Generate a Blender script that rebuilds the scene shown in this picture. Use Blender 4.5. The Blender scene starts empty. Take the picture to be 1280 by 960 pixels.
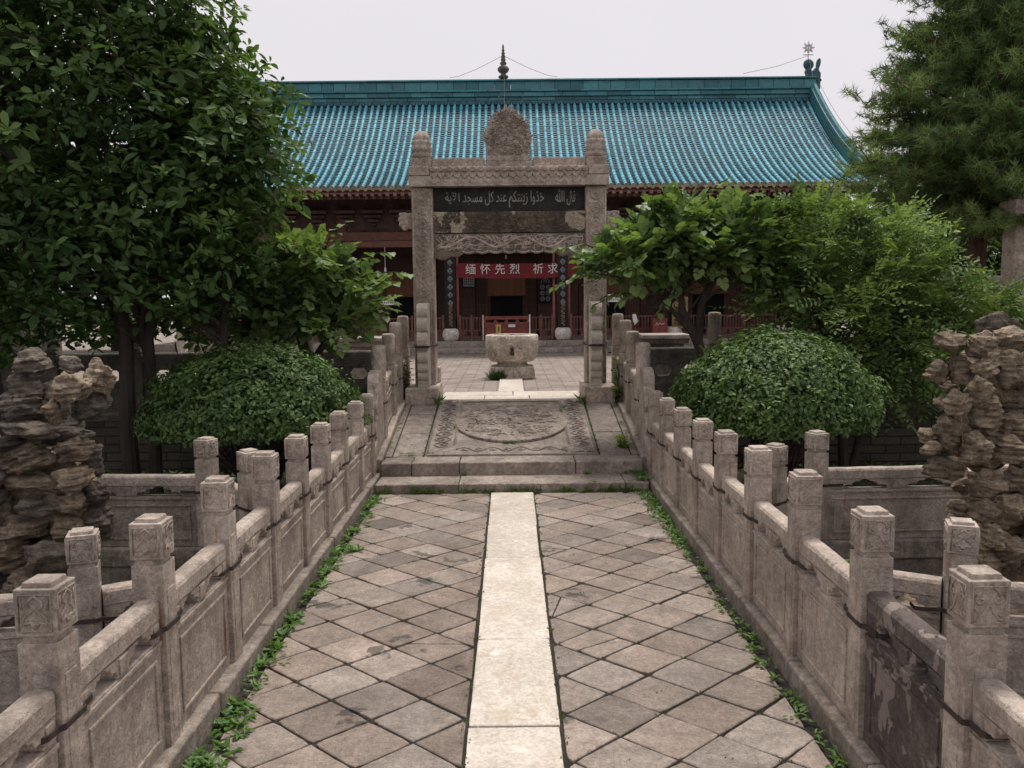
import bpy, math, random, os
import numpy as np
from mathutils import Vector, Matrix, noise
R = math.radians
random.seed(7); rng = np.random.default_rng(11)
SC = bpy.context.scene; COL = SC.collection

# ------------------------------------------------------------------ camera, world, sun, exposure
cd = bpy.data.cameras.new('camera'); cam = bpy.data.objects.new('camera', cd); COL.objects.link(cam)
cd.sensor_width = 36; cd.lens = 1072/1280*36; cd.clip_end = 500; cd.clip_start = .05
cam.matrix_world = Matrix.Translation((0, 0, 1.6)) @ Matrix.Rotation(R(-.07), 4, 'Z') @ Matrix.Rotation(R(90-5.86), 4, 'X') @ Matrix.Rotation(R(-.6), 4, 'Z')
SC.camera = cam
SUN_EL, SUN_AZ = R(72), R(18)            # high veiled sun, ahead of the camera and a little to the right
W = bpy.data.worlds.new('World'); SC.world = W; W.use_nodes = True
nt = W.node_tree; nt.nodes.clear()
sky = nt.nodes.new('ShaderNodeTexSky'); sky.sky_type = 'NISHITA'; sky.sun_disc = False
sky.sun_elevation = SUN_EL; sky.sun_rotation = SUN_AZ; sky.dust_density = 6; sky.air_density = 1.2
bg1 = nt.nodes.new('ShaderNodeBackground'); nt.links.new(sky.outputs[0], bg1.inputs[0]); bg1.inputs[1].default_value = .06
bg2 = nt.nodes.new('ShaderNodeBackground'); bg2.inputs[0].default_value = (.668, .640, .672, 1); bg2.inputs[1].default_value = 1.0
# overcast cloud cover: very soft mottling of a pale cloud sheet
tc = nt.nodes.new('ShaderNodeTexCoord'); cn = nt.nodes.new('ShaderNodeTexNoise'); cn.inputs['Scale'].default_value = 1.6; cn.inputs['Detail'].default_value = 4
nt.links.new(tc.outputs['Generated'], cn.inputs['Vector'])
cr = nt.nodes.new('ShaderNodeMapRange'); cr.inputs[3].default_value = .94; cr.inputs[4].default_value = 1.06
nt.links.new(cn.outputs[0], cr.inputs[0]); nt.links.new(cr.outputs[0], bg2.inputs[1])
mx = nt.nodes.new('ShaderNodeMixShader'); mx.inputs[0].default_value = .93
nt.links.new(bg1.outputs[0], mx.inputs[1]); nt.links.new(bg2.outputs[0], mx.inputs[2])
wo = nt.nodes.new('ShaderNodeOutputWorld'); nt.links.new(mx.outputs[0], wo.inputs[0])
sl = bpy.data.lights.new('sun', 'SUN'); sl.energy = 2.5; sl.angle = R(18); sl.color = (1, .95, .88)
so = bpy.data.objects.new('sun', sl); COL.objects.link(so)
sd = Vector((math.sin(SUN_AZ)*math.cos(SUN_EL), math.cos(SUN_AZ)*math.cos(SUN_EL), math.sin(SUN_EL)))
so.rotation_euler = sd.to_track_quat('Z', 'Y').to_euler(); so.location = (0, 0, 20)
SC.view_settings.view_transform = 'Standard'; SC.view_settings.look = 'None'
SC.view_settings.exposure = 0.34; SC.view_settings.gamma = 1
SC.cycles.max_bounces = 6; SC.cycles.diffuse_bounces = 3; SC.cycles.glossy_bounces = 2; SC.cycles.transmission_bounces = 3
SC.cycles.transparent_max_bounces = 4; SC.cycles.use_denoising = True
SC.cycles.use_adaptive_sampling = True; SC.cycles.adaptive_threshold = .02

# ------------------------------------------------------------------ materials
def N(t, typ, **kw):
    n = t.nodes.new(typ)
    for k, v in kw.items():
        if k.startswith('i_'):
            kk = k[2:]; kk = int(kk) if kk.isdigit() else kk
            n.inputs[kk].default_value = v
        else: setattr(n, k, v)
    return n
def mathn(t, op, a, b=None, c=None):
    n = t.nodes.new('ShaderNodeMath'); n.operation = op
    for i, x in enumerate((a, b, c)):
        if x is None: continue
        if isinstance(x, (int, float)): n.inputs[i].default_value = x
        else: t.links.new(x, n.inputs[i])
    return n.outputs[0]
def mapr(t, x, a, b, c=0., d=1.):
    n = t.nodes.new('ShaderNodeMapRange'); t.links.new(x, n.inputs[0])
    for i, v in enumerate((a, b, c, d)): n.inputs[i+1].default_value = v
    return n.outputs[0]
def mixc(t, f, a, b, mode='MIX'):
    n = t.nodes.new('ShaderNodeMix'); n.data_type = 'RGBA'; n.blend_type = mode; n.clamp_factor = True
    if isinstance(f, (int, float)): n.inputs[0].default_value = f
    else: t.links.new(f, n.inputs[0])
    for i, x in ((6, a), (7, b)):
        if isinstance(x, tuple): n.inputs[i].default_value = (*x, 1) if len(x) == 3 else x
        else: t.links.new(x, n.inputs[i])
    return n.outputs[2]
def noi(t, vec, s, det=5, rough=.55, dist=0.):
    n = N(t, 'ShaderNodeTexNoise'); n.inputs['Scale'].default_value = s; n.inputs['Detail'].default_value = det
    n.inputs['Roughness'].default_value = rough; n.inputs['Distortion'].default_value = dist
    if vec is not None: t.links.new(vec, n.inputs['Vector'])
    return n.outputs['Fac']
def scalev(t, vec, s):
    n = N(t, 'ShaderNodeMapping'); n.inputs['Scale'].default_value = s; t.links.new(vec, n.inputs['Vector']); return n.outputs[0]
def newmat(name):
    m = bpy.data.materials.new(name); m.use_nodes = True; t = m.node_tree
    b = t.nodes['Principled BSDF']; return m, t, b
MATS = {}
def stone(name, c1, c2, stain=(.10, .085, .07), amt=.5, s=2.2, bump=.35, rust=0., moss=0., tone=True, rough=.88, carve=0., cs=14., peel=None, light=None, dist=.012, wet=0., strata=0., grain=.6, peelt=.48, peels=9, blot=.8, hue=0.):
    m, t, b = newmat(name)
    pos = N(t, 'ShaderNodeNewGeometry').outputs['Position']
    n1 = noi(t, pos, s, 8, .62); c = mixc(t, mapr(t, n1, .32, .68), c1, c2)
    n2 = noi(t, pos, 70, 6, .7); c = mixc(t, .85, c, mixc(t, mapr(t, n2, .3, .7), (.62, .62, .62), (1.25, 1.25, 1.25)), 'MULTIPLY')
    n9 = noi(t, pos, 260, 3, .7); c = mixc(t, grain, c, mixc(t, mapr(t, n9, .32, .68), (.66, .66, .66), (1.3, 1.3, 1.3)), 'MULTIPLY')
    n7 = noi(t, pos, 6.5, 5, .6); c = mixc(t, blot, c, mixc(t, mapr(t, n7, .36, .64), (.72, .71, .70), (1.2, 1.2, 1.2)), 'MULTIPLY')
    n8 = noi(t, pos, 26, 7, .68); c = mixc(t, blot*.9, c, mixc(t, mapr(t, n8, .34, .66), (.70, .69, .68), (1.22, 1.22, 1.22)), 'MULTIPLY')
    n3 = noi(t, pos, s*3.1, 9, .72, .6); c = mixc(t, mathn(t, 'MULTIPLY', mapr(t, n3, .52, .70), amt), c, stain)
    if light:
        n6 = noi(t, pos, s*5.3, 8, .7); c = mixc(t, mathn(t, 'MULTIPLY', mapr(t, n6, .58, .68), .55), c, light)
    ns = noi(t, scalev(t, pos, (7, 7, .8)), 3, 6, .6)
    c = mixc(t, mathn(t, 'MULTIPLY', mapr(t, ns, .55, .72), amt*.6), c, tuple(x*.8 for x in stain))
    if rust:
        nr = noi(t, scalev(t, pos, (11, 11, 1.1)), 2.2, 3, .5); c = mixc(t, mathn(t, 'MULTIPLY', mapr(t, nr, .66, .74), rust), c, (.28, .11, .04))
    if moss:
        nm = noi(t, pos, 5, 8, .7); c = mixc(t, mathn(t, 'MULTIPLY', mapr(t, nm, .56, .66), moss), c, (.05, .065, .025))
    if wet:
        nw = noi(t, pos, 2.6, 7, .6, .3); c = mixc(t, mathn(t, 'MULTIPLY', mapr(t, nw, .625, .645), wet), c, (.085, .075, .068))
    if peel:
        npk = noi(t, scalev(t, pos, (1, 1, .7)), peels, 9, .65, .5); c = mixc(t, mapr(t, npk, peelt, peelt+.02), c, peel)
    if strata:
        wv = noi(t, scalev(t, pos, (2.2, 2.2, 34)), 1.5, 6, .65, .4); c = mixc(t, strata, c, mixc(t, mapr(t, wv, .38, .62), (.42, .40, .38), (1.45, 1.4, 1.3)), 'MULTIPLY')
    if tone:
        at = N(t, 'ShaderNodeAttribute', attribute_name='tone'); at.attribute_type = 'GEOMETRY'
        tv = mapr(t, at.outputs['Fac'], 0, 1, .55, 1.45)
        comb = N(t, 'ShaderNodeCombineColor'); t.links.new(tv, comb.inputs[0]); t.links.new(tv, comb.inputs[1]); t.links.new(tv, comb.inputs[2])
        c = mixc(t, 1., c, comb.outputs[0], 'MULTIPLY')
        if hue:
            hv = mathn(t, 'FRACT', mathn(t, 'MULTIPLY', at.outputs['Fac'], 37.7)); c = mixc(t, hue, c, mixc(t, hv, (1.14, .98, .88), (.90, 1., 1.08)), 'MULTIPLY')
    t.links.new(c, b.inputs['Base Color']); b.inputs['Roughness'].default_value = rough; b.inputs['Specular IOR Level'].default_value = .25
    v = N(t, 'ShaderNodeTexVoronoi'); v.inputs['Scale'].default_value = 55; t.links.new(pos, v.inputs['Vector'])
    pit = mapr(t, v.outputs['Distance'], 0, .35)
    h = mathn(t, 'ADD', mathn(t, 'MULTIPLY', n2, .6), mathn(t, 'MULTIPLY', pit, .35))
    h = mathn(t, 'ADD', h, mathn(t, 'MULTIPLY', noi(t, pos, 16, 9, .72), 1.5)); h = mathn(t, 'ADD', h, mathn(t, 'MULTIPLY', n9, .3))
    h = mathn(t, 'ADD', h, mathn(t, 'MULTIPLY', mapr(t, n3, .5, .56), .25))
    if strata: h = mathn(t, 'ADD', h, mathn(t, 'MULTIPLY', wv, 2.6*strata))
    if peel: h = mathn(t, 'ADD', h, mathn(t, 'MULTIPLY', mapr(t, npk, peelt-.01, peelt+.02), -.6))
    bp = N(t, 'ShaderNodeBump'); bp.inputs['Strength'].default_value = bump; bp.inputs['Distance'].default_value = dist
    t.links.new(h, bp.inputs['Height'])
    nrm = bp.outputs[0]
    if carve:
        dn = N(t, 'ShaderNodeTexNoise'); dn.inputs['Scale'].default_value = cs*.45; t.links.new(pos, dn.inputs['Vector'])
        va = N(t, 'ShaderNodeVectorMath', operation='MULTIPLY_ADD'); t.links.new(dn.outputs['Color'], va.inputs[0]); va.inputs[1].default_value = (.16, .16, .16); t.links.new(pos, va.inputs[2])
        v2 = N(t, 'ShaderNodeTexVoronoi', feature='SMOOTH_F1'); v2.inputs['Scale'].default_value = cs; t.links.new(va.outputs[0], v2.inputs['Vector'])
        sn = mathn(t, 'SINE', mathn(t, 'MULTIPLY', v2.outputs['Distance'], 26.))
        bp2 = N(t, 'ShaderNodeBump'); bp2.inputs['Strength'].default_value = carve; bp2.inputs['Distance'].default_value = .012
        t.links.new(mapr(t, sn, -.5, .6), bp2.inputs['Height']); t.links.new(nrm, bp2.inputs['Normal']); nrm = bp2.outputs[0]
    t.links.new(nrm, b.inputs['Normal']); MATS[name] = m; return m
def simple(name, col, rough=.6, var=.25, s=12, bump=.1, spec=.3, tone=False, metal=0., stretch=(1, 1, 1), emit=0.):
    m, t, b = newmat(name); pos = N(t, 'ShaderNodeNewGeometry').outputs['Position']
    vv = scalev(t, pos, stretch); n1 = noi(t, vv, s, 7, .62)
    c = mixc(t, mapr(t, n1, .3, .7), tuple(x*(1-var) for x in col), tuple(min(1, x*(1+var)) for x in col))
    if tone:
        at = N(t, 'ShaderNodeAttribute', attribute_name='tone'); tv = mapr(t, at.outputs['Fac'], 0, 1, .55, 1.5)
        comb = N(t, 'ShaderNodeCombineColor'); [t.links.new(tv, comb.inputs[i]) for i in range(3)]
        c = mixc(t, 1., c, comb.outputs[0], 'MULTIPLY')
    t.links.new(c, b.inputs['Base Color']); b.inputs['Roughness'].default_value = rough; b.inputs['Specular IOR Level'].default_value = spec
    b.inputs['Metallic'].default_value = metal
    if emit: b.inputs['Emission Color'].default_value = (*col, 1); b.inputs['Emission Strength'].default_value = emit
    bp = N(t, 'ShaderNodeBump'); bp.inputs['Strength'].default_value = bump; bp.inputs['Distance'].default_value = .01
    t.links.new(noi(t, vv, s*4, 6, .6), bp.inputs['Height']); t.links.new(bp.outputs[0], b.inputs['Normal'])
    MATS[name] = m; return m
def glaze(name, lo, hi, worn, rough=.32):
    m, t, b = newmat(name); pos = N(t, 'ShaderNodeNewGeometry').outputs['Position']
    at = N(t, 'ShaderNodeAttribute', attribute_name='tone')
    c = mixc(t, at.outputs['Fac'], lo, hi)
    nz = noi(t, pos, .7, 6, .65); c = mixc(t, mathn(t, 'MULTIPLY', mapr(t, nz, .45, .65), .4), c, tuple(x*.6+.05 for x in lo))
    n1 = noi(t, pos, 3, 8, .7); c = mixc(t, mathn(t, 'MULTIPLY', mapr(t, n1, .5, .68), .45), c, tuple(x*.55 for x in lo))
    n2 = noi(t, pos, 19, 8, .75); c = mixc(t, mapr(t, n2, .64, .69), c, worn)
    t.links.new(c, b.inputs['Base Color']); t.links.new(mapr(t, n2, .4, .7, rough, .85), b.inputs['Roughness'])
    b.inputs['Specular IOR Level'].default_value = .5
    bp = N(t, 'ShaderNodeBump'); bp.inputs['Strength'].default_value = .25; bp.inputs['Distance'].default_value = .01
    t.links.new(noi(t, pos, 40, 5, .6), bp.inputs['Height']); t.links.new(bp.outputs[0], b.inputs['Normal'])
    MATS[name] = m; return m
def leafmat(name, lo, hi, trans=.3, rough=.42):
    m, t, b = newmat(name); at = N(t, 'ShaderNodeAttribute', attribute_name='tone')
    c = mixc(t, at.outputs['Fac'], lo, hi); t.links.new(c, b.inputs['Base Color']); b.inputs['Roughness'].default_value = rough
    b.inputs['Specular IOR Level'].default_value = .35
    tr = N(t, 'ShaderNodeBsdfTranslucent'); c2 = mixc(t, 1., c, (1.35, 1.4, .7), 'MULTIPLY'); t.links.new(c2, tr.inputs[0])
    ms = N(t, 'ShaderNodeMixShader'); ms.inputs[0].default_value = trans
    t.links.new(b.outputs[0], ms.inputs[1]); t.links.new(tr.outputs[0], ms.inputs[2])
    t.links.new(ms.outputs[0], t.nodes['Material Output'].inputs[0]); MATS[name] = m; return m
def brickmat(name, c1, c2, mortar, s=1., w=.28, h=.07, ax='xz', bump=.6, gap=.008, moss=0.):
    m, t, b = newmat(name); pos = N(t, 'ShaderNodeNewGeometry').outputs['Position']
    sp = N(t, 'ShaderNodeSeparateXYZ'); t.links.new(pos, sp.inputs[0]); cb = N(t, 'ShaderNodeCombineXYZ')
    t.links.new(sp.outputs['XYZ'.index(ax[0].upper())], cb.inputs[0]); t.links.new(sp.outputs['XYZ'.index(ax[1].upper())], cb.inputs[1])
    wob = N(t, 'ShaderNodeTexNoise'); wob.inputs['Scale'].default_value = 6; t.links.new(pos, wob.inputs['Vector'])
    va = N(t, 'ShaderNodeVectorMath', operation='MULTIPLY_ADD'); t.links.new(wob.outputs['Color'], va.inputs[0]); va.inputs[1].default_value = (.012, .012, 0); t.links.new(cb.outputs[0], va.inputs[2])
    br = N(t, 'ShaderNodeTexBrick'); t.links.new(va.outputs[0], br.inputs['Vector'])
    br.inputs['Scale'].default_value = 1; br.inputs['Brick Width'].default_value = w; br.inputs['Row Height'].default_value = h
    br.inputs['Mortar Size'].default_value = gap; br.inputs['Mortar Smooth'].default_value = .3
    br.inputs['Color1'].default_value = (*c1, 1); br.inputs['Color2'].default_value = (*c2, 1); br.inputs['Mortar'].default_value = (*mortar, 1)
    n1 = noi(t, pos, 2.3, 8, .7); c = mixc(t, mathn(t, 'MULTIPLY', mapr(t, n1, .45, .65), .6), br.outputs[0], tuple(x*.5 for x in c1))
    n2 = noi(t, pos, 45, 6, .7); c = mixc(t, .8, c, mixc(t, mapr(t, n2, .3, .7), (.65,)*3, (1.25,)*3), 'MULTIPLY')
    if moss: c = mixc(t, mathn(t, 'MULTIPLY', mapr(t, noi(t, pos, 4, 8, .7), .52, .64), moss), c, (.045, .055, .02))
    t.links.new(c, b.inputs['Base Color']); b.inputs['Roughness'].default_value = .9; b.inputs['Specular IOR Level'].default_value = .2
    hh = mathn(t, 'ADD', mathn(t, 'MULTIPLY', br.outputs['Fac'], -1.), mathn(t, 'MULTIPLY', n2, .5))
    bp = N(t, 'ShaderNodeBump'); bp.inputs['Strength'].default_value = bump; bp.inputs['Distance'].default_value = .01
    t.links.new(hh, bp.inputs['Height']); t.links.new(bp.outputs[0], b.inputs['Normal']); MATS[name] = m; return m

M_RAIL = stone('railing_stone', (.36, .30, .255), (.56, .475, .405), (.12, .10, .085), .62, rust=.6, bump=.75, blot=.6)
M_RAILC = stone('railing_stone_carved', (.38, .32, .27), (.59, .50, .43), (.13, .105, .09), .55, bump=.7, blot=.6)
M_RAILD = stone('railing_stone_peeling', (.11, .09, .082), (.17, .14, .125), (.06, .05, .045), .4, peel=(.27, .225, .195), bump=.8, peelt=.55)
M_MOSSY = stone('mossy_stone', (.22, .19, .16), (.40, .34, .29), (.07, .06, .05), .9, light=(.5, .45, .4), bump=.7)
M_PAVE = stone('paver_stone', (.265, .22, .188), (.365, .305, .262), (.13, .11, .097), .45, s=2.2, bump=.7, wet=.8, blot=.5, hue=.28, grain=.75)
M_DIRT = stone('joint_dirt', (.035, .03, .025), (.06, .05, .042), (.03, .035, .02), .6, tone=False, bump=.8)
M_SOIL = stone('garden_soil', (.05, .042, .034), (.09, .075, .06), (.03, .035, .02), .8, moss=.8, tone=False, bump=1.)
M_MARB = stone('white_marble', (.53, .47, .40), (.66, .595, .52), (.40, .30, .20), .6, s=1.6, grain=.15, blot=.25, bump=.3, rough=.7, light=(.93, .89, .85))
M_STEP = stone('step_stone', (.25, .21, .18), (.37, .315, .27), (.11, .095, .08), .7, moss=.35, bump=.6)
M_RAMP = stone('carved_ramp_stone', (.23, .195, .17), (.33, .28, .245), (.12, .10, .085), .5, bump=.6)
M_RAMPC = stone('carved_relief_stone', (.25, .21, .18), (.36, .305, .265), (.09, .075, .06), .5, bump=.5, carve=.9, cs=9)
M_GATE = stone('gate_stone', (.37, .30, .25), (.50, .415, .355), (.12, .10, .085), .6, bump=.55, carve=.55, cs=11)
M_GATEP = stone('gate_stone_plain', (.40, .33, .28), (.55, .46, .40), (.14, .11, .095), .5, bump=.5)
M_GATES = stone('gate_stone_stained', (.10, .08, .06), (.19, .15, .11), (.04, .034, .03), .8, s=2.3, bump=.6, carve=.8, cs=12, peel=(.46, .38, .29), peelt=.53, peels=3.2)
M_DRUM = stone('pale_drum_stone', (.46, .40, .35), (.66, .59, .52), (.2, .17, .14), .4, bump=.4, blot=.4)
M_BEAMD = stone('recess_shade_stone', (.16, .13, .10), (.26, .215, .175), (.08, .065, .05), .6, bump=.6)  # gate stone darkened; the shade behind the beam's relief is put into its colour
M_TABLET = stone('tablet_slate', (.028, .028, .026), (.055, .052, .048), (.10, .09, .08), .4, tone=False, bump=.3)
M_BASIN = stone('basin_stone', (.50, .43, .36), (.72, .64, .55), (.2, .15, .11), .5, bump=.5, carve=.8, cs=13)
M_BASINP = stone('basin_pedestal_stone', (.42, .36, .30), (.66, .58, .50), (.13, .10, .07), .8, moss=.3, bump=.6)
M_DARKST = stone('shaded_weathered_stone', (.10, .09, .08), (.19, .165, .145), (.05, .045, .04), .7, bump=.6)  # dark stone; shade on terrace railing and left archway is put into its colour
M_PLAT = stone('platform_stone', (.33, .285, .25), (.46, .40, .35), (.12, .10, .085), .6, bump=.5)
M_WHITEST = stone('white_drum_stone', (.68, .63, .58), (.82, .77, .71), (.3, .26, .22), .4, bump=.3)
M_ROCK = stone('scholar_rock', (.26, .205, .15), (.55, .45, .34), (.05, .04, .032), .75, s=3.5, light=(.60, .51, .40), bump=1., dist=.022, strata=.55)
M_ROCKG = stone('grey_scholar_rock', (.16, .135, .112), (.32, .28, .235), (.05, .034, .028), .8, s=3.5, light=(.44, .40, .35), bump=1., dist=.025, strata=.55)
M_BRICK = brickmat('old_grey_brick', (.075, .065, .055), (.13, .11, .095), (.04, .035, .03), w=.30, h=.085, moss=.2)
M_BRICKL = brickmat('pale_grey_brick', (.16, .14, .125), (.23, .20, .18), (.09, .08, .07), w=.34, h=.09)
M_COURT = brickmat('courtyard_paving', (.30, .25, .22), (.38, .325, .285), (.15, .125, .105), w=.34, h=.12, ax='xy', gap=.010, bump=.5)
M_IRON = simple('rusty_iron', (.045, .032, .027), .75, .4, 30, .4)
M_BARREL = glaze('turquoise_barrel_glaze', (.035, .19, .26), (.12, .40, .49), (.36, .34, .31), .5)
M_PAN = glaze('dark_pan_glaze', (.010, .045, .068), (.03, .11, .145), (.12, .12, .11), .5)
M_RIDGE = glaze('teal_ridge_glaze', (.022, .115, .135), (.075, .25, .28), (.25, .28, .28), .5)
M_EAVEC = glaze('ochre_eave_tile', (.16, .12, .075), (.42, .36, .26), (.08, .22, .24), .65)
M_CHIWEN = glaze('dark_teal_ornament', (.012, .06, .075), (.03, .12, .14), (.08, .08, .07), .4)
M_WOOD = simple('dark_brown_wood', (.10, .056, .045), .7, .35, 9, .3, stretch=(4, 4, .6), tone=True)
M_RWOOD = simple('red_brown_wood', (.155, .07, .056), .65, .3, 8, .25, tone=True, stretch=(1, 1, 3))
M_FRIEZE = simple('painted_dark_frieze', (.075, .045, .040), .8, .5, 6, .4, tone=True)
M_COLRED = simple('faded_red_paint', (.30, .10, .075), .55, .25, 6, .15)
M_BOXRED = simple('red_lacquer_panel', (.24, .068, .055), .5, .35, 14, .3)
M_BLACK = simple('black_lacquer', (.013, .013, .014), .4, .3, 10, .1)
M_GREYMOT = simple('silvery_relief', (.40, .42, .42), .6, .3, 20, .3)
M_GOLD = simple('dull_gilt', (.30, .22, .10), .55, .4, 25, .3)
M_VOID = simple('unlit_interior', (.012, .012, .014), .9, .3, 3, .0)
M_BLIND = simple('bamboo_blind', (.24, .11, .062), .7, .25, 30, .4, stretch=(1, 1, .05))
M_BANNER = simple('red_cloth_banner', (.17, .022, .028), .8, .12, 4, .2)
M_WHITE = simple('white_print', (.72, .68, .68), .7, .08, 20, .05)
M_PAPER = simple('white_paper', (.78, .76, .74), .7, .06, 10, .05)
M_REDINK = simple('red_print', (.55, .06, .06), .7, .1, 10, .0)
M_BARK = simple('dark_bark', (.055, .042, .035), .9, .45, 14, 1., stretch=(1, 1, .35))
M_BARKP = simple('grey_peeling_bark', (.06, .048, .04), .9, .45, 9, 1., stretch=(1, 1, .3))
M_BARKR = simple('reddish_pine_bark', (.085, .045, .032), .9, .4, 16, 1., stretch=(1, 1, .4))
M_WIRE = simple('thin_grey_wire', (.3, .28, .28), .6, .1)
M_LBIG = leafmat('broad_dark_leaf', (.040, .082, .026), (.155, .255, .068), .38, .5)
M_LHEART = leafmat('heart_leaf', (.055, .10, .036), (.21, .31, .10), .34, .45)
M_LPIN = leafmat('compound_leaf', (.06, .105, .036), (.24, .34, .105), .36, .5)
M_LBUSH = leafmat('clipped_leaf', (.038, .08, .024), (.16, .25, .072), .26, .55)
M_NEEDLE = leafmat('pine_needle', (.055, .105, .036), (.23, .32, .11), .3, .6)
M_WEED = leafmat('weed_leaf', (.06, .13, .025), (.14, .27, .055), .35)
M_GRASS = leafmat('grass_blade', (.05, .095, .022), (.13, .19, .05), .3)
M_YEL = leafmat('yellow_green_leaf', (.22, .33, .05), (.42, .5, .09), .35)

# ------------------------------------------------------------------ mesh builder
WL = {}
class MB:
    def __init__(s): s.v = []; s.f = []; s.mi = []; s.t = []
    def add(s, vs, fs, mi=0, tone=.5):
        o = len(s.v); s.v += [tuple(p) for p in vs]; s.f += [tuple(i+o for i in f) for f in fs]
        s.mi += [mi]*len(fs); s.t += [tone]*len(fs)
    def box(s, x0, x1, y0, y1, z0, z1, mi=0, tone=.5, tf=None, taper=0.):
        k = taper
        vs = [(x0, y0, z0), (x1, y0, z0), (x1, y1, z0), (x0, y1, z0), (x0+k, y0+k, z1), (x1-k, y0+k, z1), (x1-k, y1-k, z1), (x0+k, y1-k, z1)]
        if tf: vs = [tf(p) for p in vs]
        s.add(vs, [(0, 3, 2, 1), (4, 5, 6, 7), (0, 1, 5, 4), (1, 2, 6, 5), (2, 3, 7, 6), (3, 0, 4, 7)], mi, tone)
    def prism(s, pts, a, b, axis='y', mi=0, tone=.5, tf=None):
        # pts: outline in the plane across axis; extruded a..b along axis
        def P(p, h):
            if axis == 'y': q = (p[0], h, p[1])
            elif axis == 'z': q = (p[0], p[1], h)
            else: q = (h, p[0], p[1])
            return tf(q) if tf else q
        n = len(pts); vs = [P(p, a) for p in pts]+[P(p, b) for p in pts]
        s.add(vs, [tuple(range(n)), tuple(range(2*n-1, n-1, -1))]+[((i+1) % n, i, i+n, (i+1) % n+n) for i in range(n)], mi, tone)
    def tube(s, pts, rad, n=8, mi=0, tone=.5, cap=True):
        pts = [Vector(p) for p in pts]; rings = []
        if isinstance(rad, (int, float)): rad = [rad]*len(pts)
        up = None; o = len(s.v)
        for i, p in enumerate(pts):
            d = (pts[min(i+1, len(pts)-1)]-pts[max(i-1, 0)]).normalized()
            if up is None: up = d.orthogonal().normalized()
            up = (up-d*up.dot(d))
            up = up.normalized() if up.length > 1e-5 else d.orthogonal().normalized()
            sd_ = d.cross(up)
            for k in range(n):
                a = 2*math.pi*k/n; s.v.append(tuple(p+(up*math.cos(a)+sd_*math.sin(a))*rad[i]))
        fs = [(o+i*n+k, o+i*n+(k+1) % n, o+(i+1)*n+(k+1) % n, o+(i+1)*n+k) for i in range(len(pts)-1) for k in range(n)]
        if cap: fs += [tuple(o+k for k in range(n-1, -1, -1)), tuple(o+(len(pts)-1)*n+k for k in range(n))]
        s.f += fs; s.mi += [mi]*len(fs); s.t += [tone]*len(fs)
    def lathe(s, prof, c=(0, 0, 0), n=24, mi=0, tone=.5, sx=1., sy=1., fn=None):
        o = len(s.v)
        for i, (r, z) in enumerate(prof):
            for k in range(n):
                a = 2*math.pi*k/n; rr = r*(fn(a, i, z) if fn else 1)
                s.v.append((c[0]+rr*math.cos(a)*sx, c[1]+rr*math.sin(a)*sy, c[2]+z))
        m = len(prof)
        fs = [(o+i*n+k, o+i*n+(k+1) % n, o+(i+1)*n+(k+1) % n, o+(i+1)*n+k) for i in range(m-1) for k in range(n)]
        fs += [tuple(o+k for k in range(n-1, -1, -1)), tuple(o+(m-1)*n+k for k in range(n))]
        s.f += fs; s.mi += [mi]*len(fs); s.t += [tone]*len(fs)
    def mesh(s, name, mats, off=(0, 0, 0)):
        me = bpy.data.meshes.new(name)
        me.from_pydata([(a-off[0], b-off[1], c-off[2]) for a, b, c in s.v], [], s.f)
        for m in (mats if isinstance(mats, (list, tuple)) else [mats]): me.materials.append(m)
        me.polygons.foreach_set('material_index', s.mi)
        at = me.attributes.new('tone', 'FLOAT', 'FACE'); at.data.foreach_set('value', s.t); me.update(); return me
    def build(s, name, mats, parent=None, bevel=0., smooth=False, seg=2, ang=35):
        V = np.array(s.v); off = ((V[:, 0].min()+V[:, 0].max())/2, (V[:, 1].min()+V[:, 1].max())/2, V[:, 2].min())
        return link(name, s.mesh(name, mats, off), off, parent, bevel, smooth, seg, ang)
def link(name, me, loc, parent=None, bevel=0., smooth=False, seg=2, ang=35, rz=0.):
    o = bpy.data.objects.new(name, me); COL.objects.link(o)
    o.rotation_euler.z = rz
    pl = WL.get(parent.name, (0, 0, 0)) if parent else (0, 0, 0)
    o.location = tuple(loc[i]-pl[i] for i in range(3)); WL[o.name] = tuple(loc)
    if parent: o.parent = parent
    if smooth and me: me.polygons.foreach_set('use_smooth', [True]*len(me.polygons))
    if bevel:
        b = o.modifiers.new('bevel', 'BEVEL'); b.width = bevel; b.segments = seg; b.limit_method = 'ANGLE'; b.angle_limit = R(ang); b.harden_normals = False
    return o
def tag(o, label=None, cat=None, group=None, kind=None):
    if label: o['label'] = label
    if cat: o['category'] = cat
    if group: o['group'] = group
    if kind: o['kind'] = kind
    return o
def thing(name, loc, label, cat, group=None):
    o = bpy.data.objects.new(name, None); o.empty_display_size = .1; COL.objects.link(o); o.location = loc; WL[o.name] = tuple(loc)
    return tag(o, label, cat, group)
def fix_wl(o): WL[o.name] = tuple(o.location)
def text_mesh(body, size, font=None, sx=1.):
    cu = bpy.data.curves.new('lettering', 'FONT'); cu.body = body; cu.size = size; cu.extrude = .003; cu.align_x = 'CENTER'; cu.align_y = 'CENTER'
    ob = bpy.data.objects.new('lettering_source', cu); COL.objects.link(ob)
    dg = bpy.context.evaluated_depsgraph_get(); me = bpy.data.meshes.new_from_object(ob.evaluated_get(dg))
    bpy.data.objects.remove(ob); bpy.data.curves.remove(cu)
    me.transform(Matrix.Diagonal((sx, 1, 1, 1))); me.transform(Matrix.Rotation(R(90), 4, 'X')); return me
def add_text(name, body, size, loc, mat, parent, sx=1., embolden=0.):
    me = text_mesh(body, size, None, sx); me.materials.clear(); me.materials.append(mat); me.name = name
    o = link(name, me, loc, parent); return o
def rj(a): return random.uniform(-a, a)

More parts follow.
